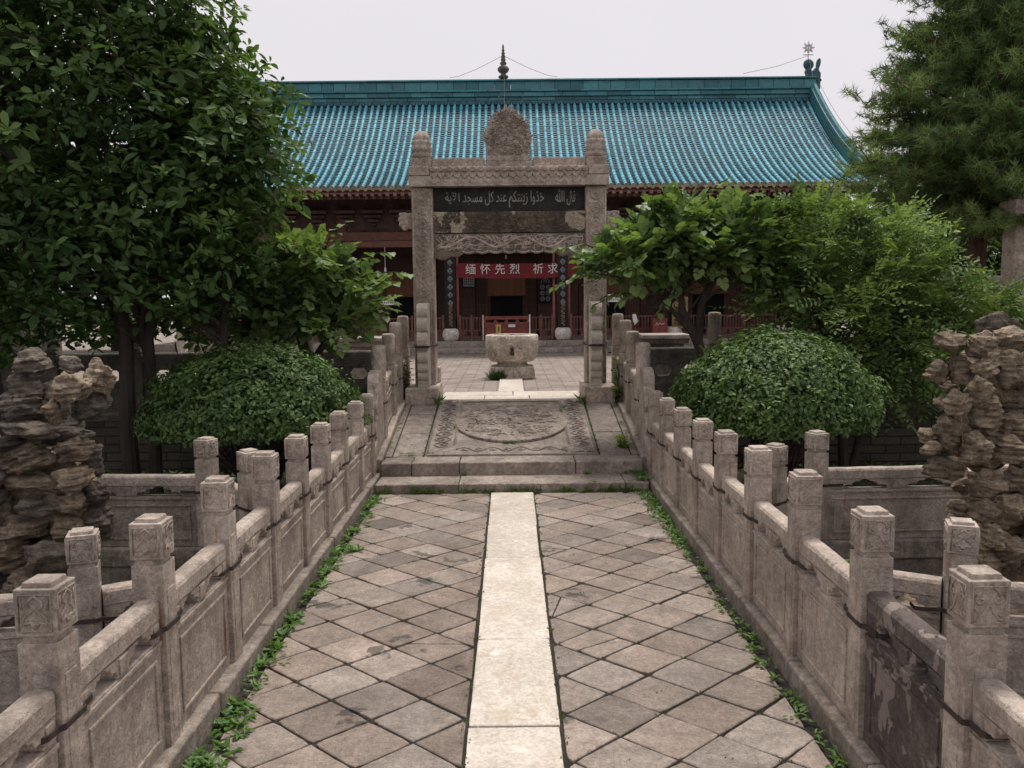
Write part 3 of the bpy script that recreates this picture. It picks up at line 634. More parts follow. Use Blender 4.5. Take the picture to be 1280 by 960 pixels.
PY = [.84, 1.51, 2.18, 2.84, 3.52, 4.18, 4.82, 5.42, 6.05, 6.67, 7.22]
PT = [.88, .88, .88, .875, .865, .85, .83, .81, .80, .795, .79]
for s in (-1, 1):
    side = 'left' if s < 0 else 'right'
    X = s*1.223
    bal = thing('stone_balustrade', (X, 4, 0), f'long carved stone railing along the {side} edge of the diamond paved path', 'railing')
    b = MB(); y = .5; 
    while y < 7.3:
        l = random.uniform(.6, .8) if y < 6.5 else 7.33-y
        if y+l > 7.0: l = 7.33-y
        b.box(*sorted((s*(1.135+rj(.005)), s*1.32)), y+.003, y+l-.003, -.3, .082+rj(.003), tone=random.uniform(.38, .58)); y += l
    b.build('kerb', M_STEP, bal, bevel=.012, seg=3)
    for i, yy in enumerate(PY):
        place_post(bal, X, yy, .08, PT[i]-.08, rj(.02), kind=(0 if i in (2, 3) and s > 0 else None))
        if i > 0: strap(bal, X, yy, (.492 if i < 7 else .435)+rj(.008), 0, 1, -s, 0, reach=.135)
    for i in range(len(PY)-1):
        mt = M_RAILD if (s > 0 and i == 2) else (M_RAILC if random.random() < .3 else M_RAIL)
        panel(bal, (X, PY[i]), (X, PY[i+1]), .08, .08, h=PT[i]-.355 if i < 6 else .455, mat=mt)
    # stair flight
    sb = thing('stair_balustrade', (s*1.22, 8.4, .2), f'stepped stone railing with round headed posts on the {side} of the carved ramp', 'railing')
    fl = [(7.93, .35, 1.165, 1), (8.6, .45, 1.24, 0), (9.15, .46, 1.335, 0), (9.8, .46, 1.39, 0)]
    b = MB()
    for i, (y0, y1, za, zb) in enumerate(((7.36, 7.9, .20, .30), (7.905, 8.52, .30, .42), (8.525, 9.2, .42, .50), (9.205, 9.9, .50, .50))):
        n = 4; poly = [(y0, -.3), (y1, -.3), (y1, zb), (y0, za)]
        b.prism(poly, *sorted((s*1.13, s*1.33)), 'x', tone=random.uniform(.42, .58))
    b.build('sloping_kerb', M_RAIL, sb, bevel=.012, seg=3)
    for yy, zb, zt, cv in fl: place_cyl(sb, s*1.225, yy, zb-.05, zt-zb+.05, 0, cv); strap(sb, s*1.225, yy, zb+.28, 0, 1, -s, 0, .12, off=.068)
    for i in range(3):
        panel(sb, (s*1.225, fl[i][0]), (s*1.225, fl[i+1][0]), fl[i][1]-.03, fl[i+1][1]-.03, h=.47, inset=.067, th=.07)
    # scroll stone closing the flight: drum profile seen from the path
    b = MB(); out = [(7.30, .10), (7.86, .26), (7.86, .86), (7.80, .93), (7.72, .95)]
    for cy, cz, r, a0, a1 in ((7.66, .83, .11, 70, 200), (7.56, .63, .085, 110, 230), (7.47, .43, .075, 110, 235), (7.38, .27, .07, 100, 240)):
        out += [(cy+r*math.cos(R(a)), cz+r*math.sin(R(a))) for a in np.linspace(a0, a1, 9)]
    b.prism(out, *sorted((s*1.175, s*1.275)), 'x'); b.build('scroll_stone', M_RAILC, sb, bevel=.01, seg=3)
    # terrace balustrade running sideways
    tb = thing('terrace_balustrade', (s*4, 8.62, TZ), f'shaded stone railing with six sided openings on the terrace edge, {side} of the ramp', 'railing')
    xs = [1.30+.0, 2.05, 2.9, 3.75, 4.6, 5.45, 6.3, 7.15]
    for i, x in enumerate(xs):
        if i: 
            p = place_cyl(tb, s*x, 8.62, TZ+.01, .95)
            if i == 1 or True:
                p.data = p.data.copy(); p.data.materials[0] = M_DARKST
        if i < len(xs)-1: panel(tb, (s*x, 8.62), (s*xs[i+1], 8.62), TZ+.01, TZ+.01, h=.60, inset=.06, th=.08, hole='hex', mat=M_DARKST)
    # pond balustrades
    xm = 1.25
    for nm, lab, pl, zb in (('pond_balustrade', f'low stone railing on the near side of the {side} pond, in front of the rockery', [(xm, 3.56, 0), (1.68 if s < 0 else 1.75, 3.27, 1), (2.45, 3.12, 1), (3.4, 3.05, 1)], -.10),
                            ('pond_balustrade', f'mossy stone railing on the far side of the {side} pond, behind the rockery', [(xm, 4.80, 0), (1.56, 5.02, 1), (1.98, 5.48, 1), (3.02, 5.52, 1 if s < 0 else 2), (4.1, 5.52, 1), (5.2, 5.52, 1)], -.02)):
        pb = thing(nm, (s*2.2, pl[1][1], 0), lab, 'railing')
        far = pl[0][1] > 4
        for i, (x, y, k) in enumerate(pl):
            if k == 1: place_post(pb, s*x, y, .0, .715, math.atan2(pl[min(i+1, len(pl)-1)][1]-pl[i-1][1], pl[min(i+1, len(pl)-1)][0]-pl[i-1][0])*s, base=.80)
            if k == 2:
                b = MB(); b.box(s*x-.05, s*x+.05, y-.05, y+.05, 0, .44, tone=.6); b.build('headless_post', M_RAIL, pb, bevel=.006)
            if i < len(pl)-1:
                x2, y2, _ = pl[i+1]
                panel(pb, (s*x, y), (s*x2, y2), 0, 0, h=.47, mat=M_MOSSY if far and s < 0 else M_RAIL, pmat=M_RAIL)
                d = Vector((s*(x2-x), y2-y)); L = d.length; d.normalize(); n = Vector((-d.y, d.x))
                b = MB(); tf = lambda p, x=x, y=y, d=d, n=n: (s*x+d.x*p[0]+n.x*p[1], y+d.y*p[0]+n.y*p[1], p[2])
                b.box(0.0, L, -.075, .075, -.13, -.002, tf=tf, tone=.5+rj(.08)); b.box(0, L, -.06, .06, POND, -.132, tf=tf, tone=.35)
                b.build('base_course', M_MOSSY if far else M_RAIL, pb, bevel=.012)
            if k and i < len(pl)-1:
                x2, y2, _ = pl[i+1]; d = Vector((s*(x2-x), y2-y)).normalized(); n = Vector((-d.y, d.x)); n = n if n.y < 0 else -n
                strap(pb, s*x, y, .362, d.x, d.y, n.x, n.y, .17)

# ------------------------------------------------------------------ stone memorial gate
gate = thing('memorial_gate', (0, 9.6, TZ), 'carved stone archway with flame shaped crest and black inscribed tablet', 'archway')
GY0, GY1 = 9.50, 9.73
for s in (-1, 1):
    b = MB(); b.box(*sorted((s*.795, s*1.135)), 9.12, 9.95, TZ-.05, .625); b.build('plinth', M_GATEP, gate, bevel=.015, seg=3)
    xc = s*.948; b = MB(); hw = .117
    vs = []
    b.box(xc-hw, xc+hw, GY0, GY1, .622, 2.785); b.build('column', M_GATE, gate, bevel=.018, seg=2)
    b = MB()       # sunk border lines and cloud scrolls on the front face
    for xx in (xc-hw+.018, xc+hw-.018): b.tube([(xx, GY0-.001, .7), (xx, GY0-.001, 2.74)], .006, 5)
    z = 1.62
    while z < 2.7:
        for sg in (-1, 1):
            pts = [(xc+sg*.055*math.sin(t*math.pi), GY0-.002, z+.13*t-.02) for t in np.linspace(0, 1, 8)]; b.tube(pts, .007, 5)
            pts = [(xc+sg*(.03+.02*(1-j/9)*math.cos(j*.8)), GY0-.002, z+.02+.02*(1-j/9)*math.sin(j*.8)) for j in range(10)]; b.tube(pts, .005, 5)
        b.lathe([(.02, 0), (.012, .006), (.002, .008)], (xc, GY0-.004, z+.05), 8)
        z += .148
    b.build('column_carving', M_GATEP, gate, smooth=True)
    # drum stone: lobed upright slab leaning on the column front
    out = [(9.50, .625), (9.22, .625), (9.22, .70)]
    for cz, r, dep in ((.745, .045, .03), (.84, .05, .045), (.96, .07, .06), (1.135, .10, .085), (1.31, .085, .075), (1.445, .075, .06)):
        out += [(9.26-dep*math.sin(a)-.02, cz-r*math.cos(a)) for a in np.linspace(.25, math.pi-.25, 7)]
    out += [(9.30, 1.525), (9.46, 1.535), (9.50, 1.50)]
    xd = s*.945 if s < 0 else .925
    b = MB(); b.prism(out, xd-.058, xd+.058, 'x'); b.build('drum_stone', M_DRUM, gate, bevel=.012, seg=3)
    b = MB(); z = 1.065    # iron band tying drum stone and column together
    x0, x1, y0, y1 = xc-hw-.006, xc+hw+.006, 9.19, GY1+.006
    b.box(xd-.075, xd+.075, 9.165, 9.171, z-.013, z+.013); b.box(x0-.004, x0+.002, 9.50, y1, z-.013, z+.013); b.box(x1-.002, x1+.004, 9.50, y1, z-.013, z+.013)
    b.tube([(x0, 9.5, z), (xd-.072, 9.17, z-.004)], .008, 5); b.tube([(x1, 9.5, z), (xd+.072, 9.17, z+.004)], .008, 5)
    b.build('iron_band', M_IRON, gate)
    # small back brace behind the column
    b = MB(); b.box(xc-.06 if s > 0 else xc+.0, xc+.0 if s > 0 else xc+.14, GY1+.002, 9.93, .625, .80); b.build('brace_block', M_GATEP, gate, bevel=.01)
    # cloud wing
    o_ = [(0, 0), (0, .17)]; n = 0
    wing = [(.0, .175), (.05, .17), (.09, .178), (.15, .172), (.152, .15), (.14, .135), (.158, .115), (.162, .09), (.146, .075), (.155, .055), (.15, .03), (.128, .022), (.115, -.005), (.085, -.012), (.06, .008), (.03, .004), (0, .012)]
    b = MB(); b.prism([(s*(1.062+x), 2.345+z) for x, z in wing], 9.56, 9.67, 'y'); b.build('cloud_wing', M_GATE, gate, bevel=.008)
b = MB(); b.box(-1.085, 1.085, 9.44, 9.79, 2.788, 2.90, tone=.62)
b.box(-1.085, -.86, 9.435, 9.795, 2.903, 3.0, tone=.55); b.box(.86, 1.085, 9.435, 9.795, 2.903, 3.0, tone=.55); b.box(-.857, .857, 9.45, 9.78, 2.903, 2.995, tone=.62)
b.build('cap_beam', M_GATEP, gate, bevel=.008)
b = MB()          # row of hanging petal shaped drip tiles on the cap beam
n = 20
for k in range(n):
    x0 = -.855+k*1.71/n; x1 = x0+1.71/n; xm = (x0+x1)/2
    b.prism([(x0+.002, 2.93), (x0+.002, 2.905), (x0+.02, 2.885), (xm, 2.868), (x1-.02, 2.885), (x1-.002, 2.905), (x1-.002, 2.93)], 9.425, 9.452, 'y')
    b.tube([(x0+.004, 9.437, 2.84), (xm, 9.437, 2.81), (x1-.004, 9.437, 2.84)], .006, 5)
    b.tube([(xm, 9.40, 2.965), (xm, 9.46, 2.975)], .028, 8)
b.build('drip_tiles', M_GATEP, gate, bevel=.003)
b = MB(); b.box(-.83, .83, 9.58, 9.66, 2.525, 2.788); b.build('tablet', M_TABLET, gate, bevel=.004)
b = MB(); b.box(-.83, .83, 9.565, 9.572, 2.53, 2.545); b.box(-.83, .83, 9.565, 9.572, 2.768, 2.783); b.build('tablet_rim', M_TABLET, gate)
tab = gate.children[-2] if False else None
b = MB(); b.box(-.831, .831, 9.52, 9.71, 2.292, 2.522); b.build('stained_beam', M_GATES, gate, bevel=.008)
low = [(-.831, 2.286), (-.831, 2.035)]; nn_ = 11
for k in range(nn_):
    xa = -.831+1.662*k/nn_; xb = -.831+1.662*(k+1)/nn_; up = .06 if 1 < k < nn_-2 else (.03 if k in (1, nn_-2) else 0)
    low += [(xa+(xb-xa)*t, 2.03+up-.022*math.sin(t*math.pi)) for t in (.12, .3, .5, .7, .88)]
low += [(.831, 2.035), (.831, 2.286)]
b = MB(); b.prism(low, 9.53, 9.70, 'y'); b.build('dragon_beam', M_BEAMD, gate, bevel=.008)
b = MB()       # coiling relief along the lower beam
def scribble(b, x0, x1, z0, z1, y, n, r=.007, L=.22, st=.013):
    for k in range(n):
        x, z = random.uniform(x0, x1), random.uniform(z0, z1); a = random.uniform(-.9, .9)+random.choice((0, math.pi)); c = random.choice((-1, 1))*random.uniform(3, 16)
        pts = []; m = int(L/st*random.uniform(.5, 1))
        for j in range(m):
            if not (x0 < x < x1 and z0 < z < z1): break
            pts.append((x, y, z)); x += math.cos(a)*st; z += math.sin(a)*st; a += c*st; c *= 1.03
        if len(pts) > 4: b.tube(pts, [r*(.4+.6*math.sin((j+.5)/len(pts)*3.14)) for j in range(len(pts))], 5)
scribble(b, -.81, .81, 2.10, 2.275, 9.527, 210, .0085)
pts = [(x, 9.524, 2.19+.055*math.sin(x*11)) for x in np.linspace(-.78, .78, 90)]; b.tube(pts, .014, 6)
for k in range(nn_):
    if not 1 < k < nn_-2: continue
    xa = -.831+1.662*k/nn_; b.tube([(xa+.151*t, 9.525, 2.10-.022*math.sin(t*math.pi)) for t in np.linspace(.05, .95, 9)], .009, 5)
b.build('dragon_relief', M_GATEP, gate, smooth=True)
b = MB(); scribble(b, -.80, .80, 2.31, 2.505, 9.518, 120, .006); b.build('stained_relief', M_GATES, gate, smooth=True)
b = MB()
for x0, x1 in ((-.83, -.262), (.262, .845)): b.box(x0, x1, 9.54, 9.70, 2.998, 3.098)
b.build('ridge_stone', M_GATE, gate, bevel=.008)
b = MB(); b.box(-.245, .245, 9.53, 9.71, 2.997, 3.062); b.prism([(-.235, 3.064), (-.25, 3.09), (-.252, 3.10), (-.235, 3.118), (-.20, 3.124), (.19, 3.124), (.225, 3.118), (.243, 3.10), (.24, 3.09), (.225, 3.064)], 9.54, 9.70, 'y')
b.build('crest_base', M_GATE, gate, bevel=.006)
flame = []
hwf = [(0, .195), (.05, .222), (.15, .243), (.30, .25), (.45, .243), (.58, .222), (.70, .190), (.80, .155), (.88, .115), (.95, .07)]
ctrl = [(-w-.005, 3.125+.485*f) for f, w in hwf]+[(-.005, 3.625)]+[(w-.008, 3.125+.485*f) for f, w in hwf[::-1]]
for i in range(len(ctrl)-1):
    (x0, z0), (x1, z1) = ctrl[i], ctrl[i+1]
    for j in range(2 if 0 < i < len(ctrl)-2 else 1):
        t0 = j/2; x = x0+(x1-x0)*t0; z = z0+(z1-z0)*t0; flame.append((x, z))
        if 2 < i < len(ctrl)-4: t1 = t0+.32; xx = x0+(x1-x0)*t1; zz = z0+(z1-z0)*t1; dx, dz = xx, zz-3.3; L = math.hypot(dx, dz); e = random.uniform(.016, .042); flame.append((xx+dx/L*e, zz+dz/L*e+e*.9))
flame.append(ctrl[-1])
b = MB(); b.prism(flame, 9.56, 9.68, 'y'); b.build('flame_crest', M_BEAMD if False else M_GATE, gate, bevel=.006)
b = MB()
for k in range(260):
    a = random.random()*6.283; r = math.sqrt(random.random()); z = 3.14+.45*random.random(); x = -.005+rj(1)*(.215*math.sqrt(max(0, 1-((z-3.27)/.36)**2)) if z > 3.27 else .215)
    pts = []; aa = math.atan2(z-3.2, x)+rj(.5); cv = random.choice((-1, 1))*random.uniform(30, 90)
    for j in range(7): pts.append((x, 9.557-.006*math.sin(j/6*3.14), z)); x += math.cos(aa)*.009; z += math.sin(aa)*.009; aa += cv*.009
    b.tube(pts, [.0015+.0042*math.sin((j+.5)/7*3.14) for j in range(7)], 5)
b.build('crest_relief', M_GATE, gate, smooth=True)
for s in (-1, 1):
    b = MB(); xc = s*.955; b.box(xc-.108, xc+.108, 9.51, 9.73, 2.999, 3.105); b.build('finial_block', M_GATE, gate, bevel=.01)
    b = MB(); prof = [(.085, 3.106), (.105, 3.12), (.108, 3.155), (.095, 3.17), (.104, 3.18), (.113, 3.20), (.108, 3.235), (.099, 3.243), (.110, 3.26), (.104, 3.295), (.09, 3.303), (.097, 3.315), (.085, 3.35), (.06, 3.385), (.03, 3.402), (.005, 3.406)]
    b.lathe(prof, (xc, 9.62, 0), 32, fn=lambda a, i, z: 1+.16*(abs(math.cos(a*4+((i+1)//5)*1.57))**.6-.7))
    b.build('lotus_finial', M_GATEP, gate, smooth=True)
# engraved calligraphy on the tablet
M_INSC = stone('worn_inscription', (.34, .32, .30), (.60, .57, .54), (.09, .085, .08), .7, s=9, tone=False, bump=.3)
txt = 'ﺪﺠﺴﻣ ﻞﻛ ﺪﻨﻋ ﻢﻜﺘﻨﻳﺯ ﺍﻭﺬﺧ'
def add_cal(body, size, cx, cz, sx=1.):
    me = text_mesh(body, size, None, sx); me.materials.clear(); me.materials.append(M_INSC); me.name = 'inscription'
    return link('inscription', me, (cx, 9.579, cz), gate)
add_cal(txt, .165, -.06, 2.68, .52); add_cal('ﷲﺍ ﻝﺎﻗ', .165, .62, 2.675, .42); add_cal('ﺔﻳﻵﺍ', .13, -.62, 2.68, .75)

# ------------------------------------------------------------------ stone basin
bs = thing('stone_basin', (.02, 12.0, TZ), 'carved round stone basin with a dark spout on a square block in the courtyard', 'basin')
b = MB(); b.box(-.295, .335, 11.70, 12.30, TZ, TZ+.172, taper=.012); b.build('pedestal', M_BASINP, bs, bevel=.02, seg=3)
b = MB(); b.lathe([(.25, .63), (.235, .64), (.205, .665), (.215, .685), (.25, .70)], (.02, 12.0, 0), 32); b.build('waist', M_BASINP, bs, smooth=True)
b = MB(); b.lathe([(.22, .69), (.29, .695), (.325, .72), (.33, .745), (.345, .75), (.358, .80), (.366, .90), (.37, .985), (.372, .99), (.368, 1.0), (.366, 1.05), (.352, 1.064), (.27, 1.066), (.26, 1.055), (.25, .86), (.0, .855)], (.02, 12.0, 0), 48)
b.build('bowl', M_BASIN, bs, smooth=True)
b = MB(); scribble2 = []
for k in range(120):
    a = random.uniform(math.pi*1.02, math.pi*1.98); z = random.uniform(.78, .98); aa = random.random()*6.28; cv = random.choice((-1, 1))*random.uniform(6, 30); pts = []
    for j in range(9):
        if .765 < z < .985: pts.append((.02+.366*math.cos(a), 12+.366*math.sin(a), z))
        a += math.cos(aa)*.04; z += math.sin(aa)*.014; aa += cv*.014
    if len(pts) > 4: b.tube(pts, .006, 5)
b.build('bowl_relief', M_BASIN, bs, smooth=True)
b = MB(); b.lathe([(.026, 0), (.03, .03), (.022, .05), (.028, .075), (.02, .10), (.006, .11)], (.02, 11.61, .80), 10); b.tube([(.02, 11.65, .85), (.02, 11.58, .83)], .02, 8)
b.build('spout', M_IRON, bs, smooth=False)

# ------------------------------------------------------------------ prayer hall
hall = thing('prayer_hall', (-.05, 20, TZ), 'wide wooden hall with curved turquoise tiled roof across the back of the courtyard', 'hall')
HX0, HX1 = -7.2, 7.15; FZ = .69; PY0 = 17.35
b = MB(); x = -7.2
for zr0, zr1, yy in ((TZ-.02, .575, PY0), (.578, FZ, PY0+.03)):
    x = -7.3
    while x < 7.2:
        l = random.uniform(.7, 1.3); b.box(x+.004, min(x+l, 7.25), yy+rj(.006), 18.2, zr0, zr1+rj(.001), tone=random.uniform(.35, .62)); x += l
b.box(-7.3, 7.25, 18.2, 24, TZ-.02, FZ-.004); b.build('platform', M_PLAT, hall, bevel=.01)
b = MB()
for x0, x1 in ((-1.45, 1.25),):
    for k in range(1): b.box(x0+.0, x1, 17.05, 17.343, TZ, .56, tone=.55)
b.box(-.42, .48, 16.9, 17.045, TZ, .50, tone=.6); b.build('platform_step', M_PLAT, hall, bevel=.012)
COLX = [-1.225, 1.085]; COLO = [-3.45, 3.36, -5.7, 5.6]
CY_ = 17.85
for x in COLX+COLO:
    b = MB(); b.lathe([(.12, 0), (.12, 2.6)], (x, CY_, FZ+.02), 16); b.build('column', M_RWOOD, hall, smooth=True)
    b = MB(); b.lathe([(.12, 0), (.15, .03), (.172, .10), (.172, .16), (.155, .22), (.13, .25), (.10, .255)], (x, CY_-.20, FZ), 24); b.build('column_base', M_WHITEST, hall, smooth=True)
    b = MB()      # couplet board hung on the column
    cbd = 'couplet_board'
    b.box(x-.105, x+.105, CY_-.16, CY_-.125, FZ+.262, 2.75); o = b.build(cbd, M_BLACK, hall, bevel=.004)
    b = MB(); z = FZ+.30; k = 0
    while z < 2.6:
        if z > FZ+.75:
            rr = .06; q = [(x, CY_-.165, z+rr), (x+rr*.85, CY_-.165, z), (x, CY_-.165, z-rr), (x-rr*.85, CY_-.165, z), (x, CY_-.165, z+rr)]
            b.tube(q, .006, 4, 0); rr = .028; q = [(x, CY_-.165, z+rr), (x+rr, CY_-.165, z), (x, CY_-.165, z-rr), (x-rr, CY_-.165, z), (x, CY_-.165, z+rr)]; b.tube(q, .007, 4, 0); z += .165
        else:
            pts = [(x+.04*math.sin(j*1.3+k), CY_-.165, z+j*.012) for j in range(9)]; b.tube(pts, .008, 5, 1); z += .095; k += 1
    b.build('couplet_relief', [M_GREYMOT, M_GOLD], o)
for x0 in (-1.08, .905, 1.22):
    b = MB(); b.box(x0-.024, x0+.024, CY_-.06, CY_-.01, FZ+.02, 2.7, tone=.7); b.build('porch_post', M_COLRED, hall, bevel=.004)
b = MB()
for x0 in (-1.08, .905): b.box(x0-.07, x0+.07, CY_-.10, CY_+.02, FZ, FZ+.13)
b.build('post_foot', M_DARKST, hall, bevel=.01)
# beams and frieze under the eave
b = MB(); b.box(-7, 6.95, 17.78, 17.95, 2.62, 2.75, tone=.6); b.box(-7, 6.95, 17.76, 17.97, 2.753, 2.93, tone=.4); b.build('front_beam', M_RWOOD, hall, bevel=.01)
b = MB(); b.box(-7, 6.95, 17.84, 17.90, 2.933, 3.60, tone=.4)
for k in range(46):
    x = -6.9+k*.3; b.box(x, x+.02, 17.822, 17.838, 2.95, 3.5, tone=.8)
b.build('frieze', M_FRIEZE, hall)
b = MB()        # bracket clusters
x = -6.8
while x < 6.9:
    for q, (w, zz, dy) in enumerate(((.05, 3.05, .06), (.11, 3.13, .10), (.17, 3.21, .15), (.22, 3.30, .22))): b.box(x-w, x+w, 17.83-dy, 17.835, zz, zz+.055, tone=.5+.15*(q % 2))
    x += .575
b.build('bracket_set', M_FRIEZE, hall)
# back wall with door leaves
b = MB(); b.box(-7, 6.95, 19.6, 19.7, FZ, 3.6, tone=.4); b.build('wall', M_WOOD, hall)
def bay(cx, w, lit=True):
    d = MB(); x = cx-w/2; n = 8 if w > 2.1 else 6; lw = w/n
    for k in range(n):
        xa = x+k*lw+.012; xb = x+(k+1)*lw-.012
        if abs((xa+xb)/2-cx) < .46: continue
        t = random.uniform(.3, .7)
        d.box(xa, xb, 19.54, 19.59, FZ+.02, 2.5, tone=t)
        for za, zb in ((FZ+.06, FZ+.42), (FZ+.48, FZ+.62), (FZ+.70, 2.05), (2.12, 2.42)):
            d.box(xa+.012, xa+.035, 19.525, 19.545, za, zb, tone=t+.2); d.box(xb-.035, xb-.012, 19.525, 19.545, za, zb, tone=t+.2)
            d.box(xa+.035, xb-.035, 19.525, 19.545, za, za+.022, tone=t+.2); d.box(xa+.035, xb-.035, 19.525, 19.545, zb-.022, zb, tone=t+.2)
        xx = xa+.06
        while xx < xb-.04: d.box(xx, xx+.012, 19.53, 19.545, FZ+.74, 2.02, tone=t+.1); xx += .045
    d.build('door_leaf', M_WOOD, hall)
    d = MB(); d.box(cx-.43, cx+.43, 19.585, 19.597, FZ+.02, 1.62); d.build('doorway', M_VOID, hall)  # flat near-black sheet; the unlit room's darkness is put into its colour
    f = MB(); f.box(cx-.47, cx-.432, 19.5, 19.585, FZ+.02, 2.5, tone=.7); f.box(cx+.432, cx+.47, 19.5, 19.585, FZ+.02, 2.5, tone=.7); f.box(cx-.43, cx+.43, 19.52, 19.58, 2.08, 2.5, tone=.5); f.build('door_frame', M_WOOD, hall)
    bl = MB(); bl.box(cx-.425, cx+.425, 19.46, 19.475, 1.63, 2.12); bo = bl.build('bamboo_blind', M_BLIND, hall)
    r_ = MB(); r_.tube([(cx-.43, 19.46, 1.62), (cx+.43, 19.46, 1.62)], .022, 8); r_.build('blind_roll', M_BLIND, bo)
bay(-.08, 2.1); bay(-2.35, 2.1); bay(2.25, 2.1); bay(-4.6, 2.1); bay(4.5, 2.1)
# roof: barrel and pan tiles along a concave slope
EY, EZ, RYD, RZD = 16.82, 3.68, 20.5, 6.11
def rp(t): return (EY+(RYD-EY)*t, EZ+(RZD-EZ)*(.58*t+.42*t*t))
def rn(t):
    dy = RYD-EY; dz = (RZD-EZ)*(.58+.84*t); L = math.hypot(dy, dz); return (-dz/L, dy/L)
b = MB(); NP = 46; dx = .1455; nrow = int((HX1-HX0-.3)/dx); X0 = HX0+.15
for j in range(NP):
    t0, t1 = j/NP, (j+1)/NP
    (ya, za), (yb, zb) = rp(t0), rp(t1); n0 = rn(t0)
    for r in range(nrow):
        x = X0+r*dx; to = min(1, max(0, random.gauss(.4, .25)))
        a_ = (ya+n0[0]*.018, za+n0[1]*.018)
        b.add([(x, ya, za), (x+dx, ya, za), (x+dx, *a_), (x, *a_), (x+dx, yb, zb), (x, yb, zb)], [(0, 1, 2, 3), (3, 2, 4, 5)], 0, to)
b.build('pan_tiles', M_PAN, hall)
b = MB(); NB = 24; NA = 6
for r in range(nrow+1):
    x = X0+r*dx; off = rj(.007); rt = rj(.2)
    for j in range(NB):
        t0, t1 = j/NB+.002*rj(1), (j+1)/NB; to = min(1, max(0, random.gauss(.60+rt, .13)))
        if random.random() < .03: to = 0
        (ya, za), (yb, zb) = rp(t0), rp(t1); n0, n1 = rn(t0), rn(t1); ra, rb = .042, .036; vs = []
        for (y_, z_, nn, rr) in ((ya, za, n0, ra), (yb, zb, n1, rb)):
            for k in range(NA+1):
                a = math.pi*k/NA; u = math.cos(a)*rr; v = math.sin(a)*rr+.012
                vs.append((x+off+u, y_+nn[0]*v, z_+nn[1]*v))
        m = NA+1; fs = [(k, k+1, m+k+1, m+k) for k in range(NA)]+[tuple(range(m-1, -1, -1))]
        b.add(vs, fs, 0, to)
o = b.build('barrel_tiles', M_BARREL, hall)
b = MB()
for r in range(nrow+1):
    x = X0+r*dx; to = random.uniform(.3, 1)
    b.tube([(x, EY-.035, EZ+.018), (x, EY+.01, EZ+.03)], .046, 10, 0, to)
    if r < nrow:
        xm = x+dx/2; to = random.uniform(.0, 1)
        b.prism([(xm-.05, EZ+.01), (xm+.05, EZ+.01), (xm+.042, EZ-.025), (xm, EZ-.058), (xm-.042, EZ-.025)], EY-.03, EY-.018, 'y', 0, to)
b.build('eave_tile_ends', M_EAVEC, hall)
b = MB(); b.box(HX0+.1, HX1-.1, EY+.02, EY+.08, EZ-.10, EZ-.008, tone=.5); b.build('fascia', M_RWOOD, hall)
b = MB()
for r in range(nrow+1):
    x = X0+r*dx+.05; b.box(x-.032, x+.032, EY+.0, 18.4, EZ-.135, EZ-.075, tone=random.uniform(.5, 1.2), tf=lambda p: (p[0], p[1], p[2]+(p[1]-EY)*.30))
    b.box(x-.03, x+.03, EY+.18, 18.4, EZ-.225, EZ-.165, tone=random.uniform(.4, 1.), tf=lambda p: (p[0], p[1], p[2]+(p[1]-EY)*.28))
b.build('rafter_ends', simple('rafter_paint', (.17, .095, .08), .7, .3, 10, .2, tone=True), hall)
b = MB()
for k in range(20):
    t0, t1 = k/20, (k+1)/20; (ya, za), (yb, zb) = rp(t0), rp(t1)
    b.add([(HX0, ya, za-.05), (HX1, ya, za-.05), (HX1, yb, zb-.05), (HX0, yb, zb-.05)], [(0, 3, 2, 1)], 0, .4)
b.add([(HX0, RYD, RZD), (HX1, RYD, RZD), (HX1, 24, 4.0), (HX0, 24, 4.0)], [(0, 1, 2, 3)], 0, .4)
for x in (HX0+.25, HX1-.25):
    b.add([(x, 17.9, FZ), (x, 23.5, FZ), (x, 23.5, 4.2), (x, RYD, 6.0), (x, 17.9, 4.2)], [(0, 1, 2, 3, 4)], 0, .4)
b.add([(HX0, 23.5, FZ), (HX1, 23.5, FZ), (HX1, 23.5, 4.2), (HX0, 23.5, 4.2)], [(0, 1, 2, 3)], 0, .4)
b.build('roof_boarding', M_WOOD, hall)
# sloping verge ridges at both gable ends
for x, sg in ((HX1-.10, 1), (HX0+.10, -1)):
    b = MB(); n = 40
    for (xo, w, h) in ((0, .055, .28), (.0, .075, .05), (0, .07, .15), (0, .085, .26)):
        vs = []; 
        for k in range(n+1):
            t = k/n; y_, z_ = rp(t); nn = rn(t); h0 = -.05 if h == .28 else h-.03; h1 = h+.03
            for (u, hh) in ((-w, h0), (w, h0), (w, h1), (-w, h1)): vs.append((x+u, y_+nn[0]*hh, z_+nn[1]*hh))
        b.add(vs, [(k*4+q, k*4+(q+1) % 4, (k+1)*4+(q+1) % 4, (k+1)*4+q) for k in range(n) for q in range(4)]+[(3, 2, 1, 0)], 0, .5)
    vs = [rp(k/n) for k in range(n+1)]
    b.tube([(x, vs[k][0]+rn(k/n)[0]*.33, vs[k][1]+rn(k/n)[1]*.33) for k in range(n+1)], .045, 8, 0, .7)
    b.build('verge_ridge', M_RIDGE, hall)
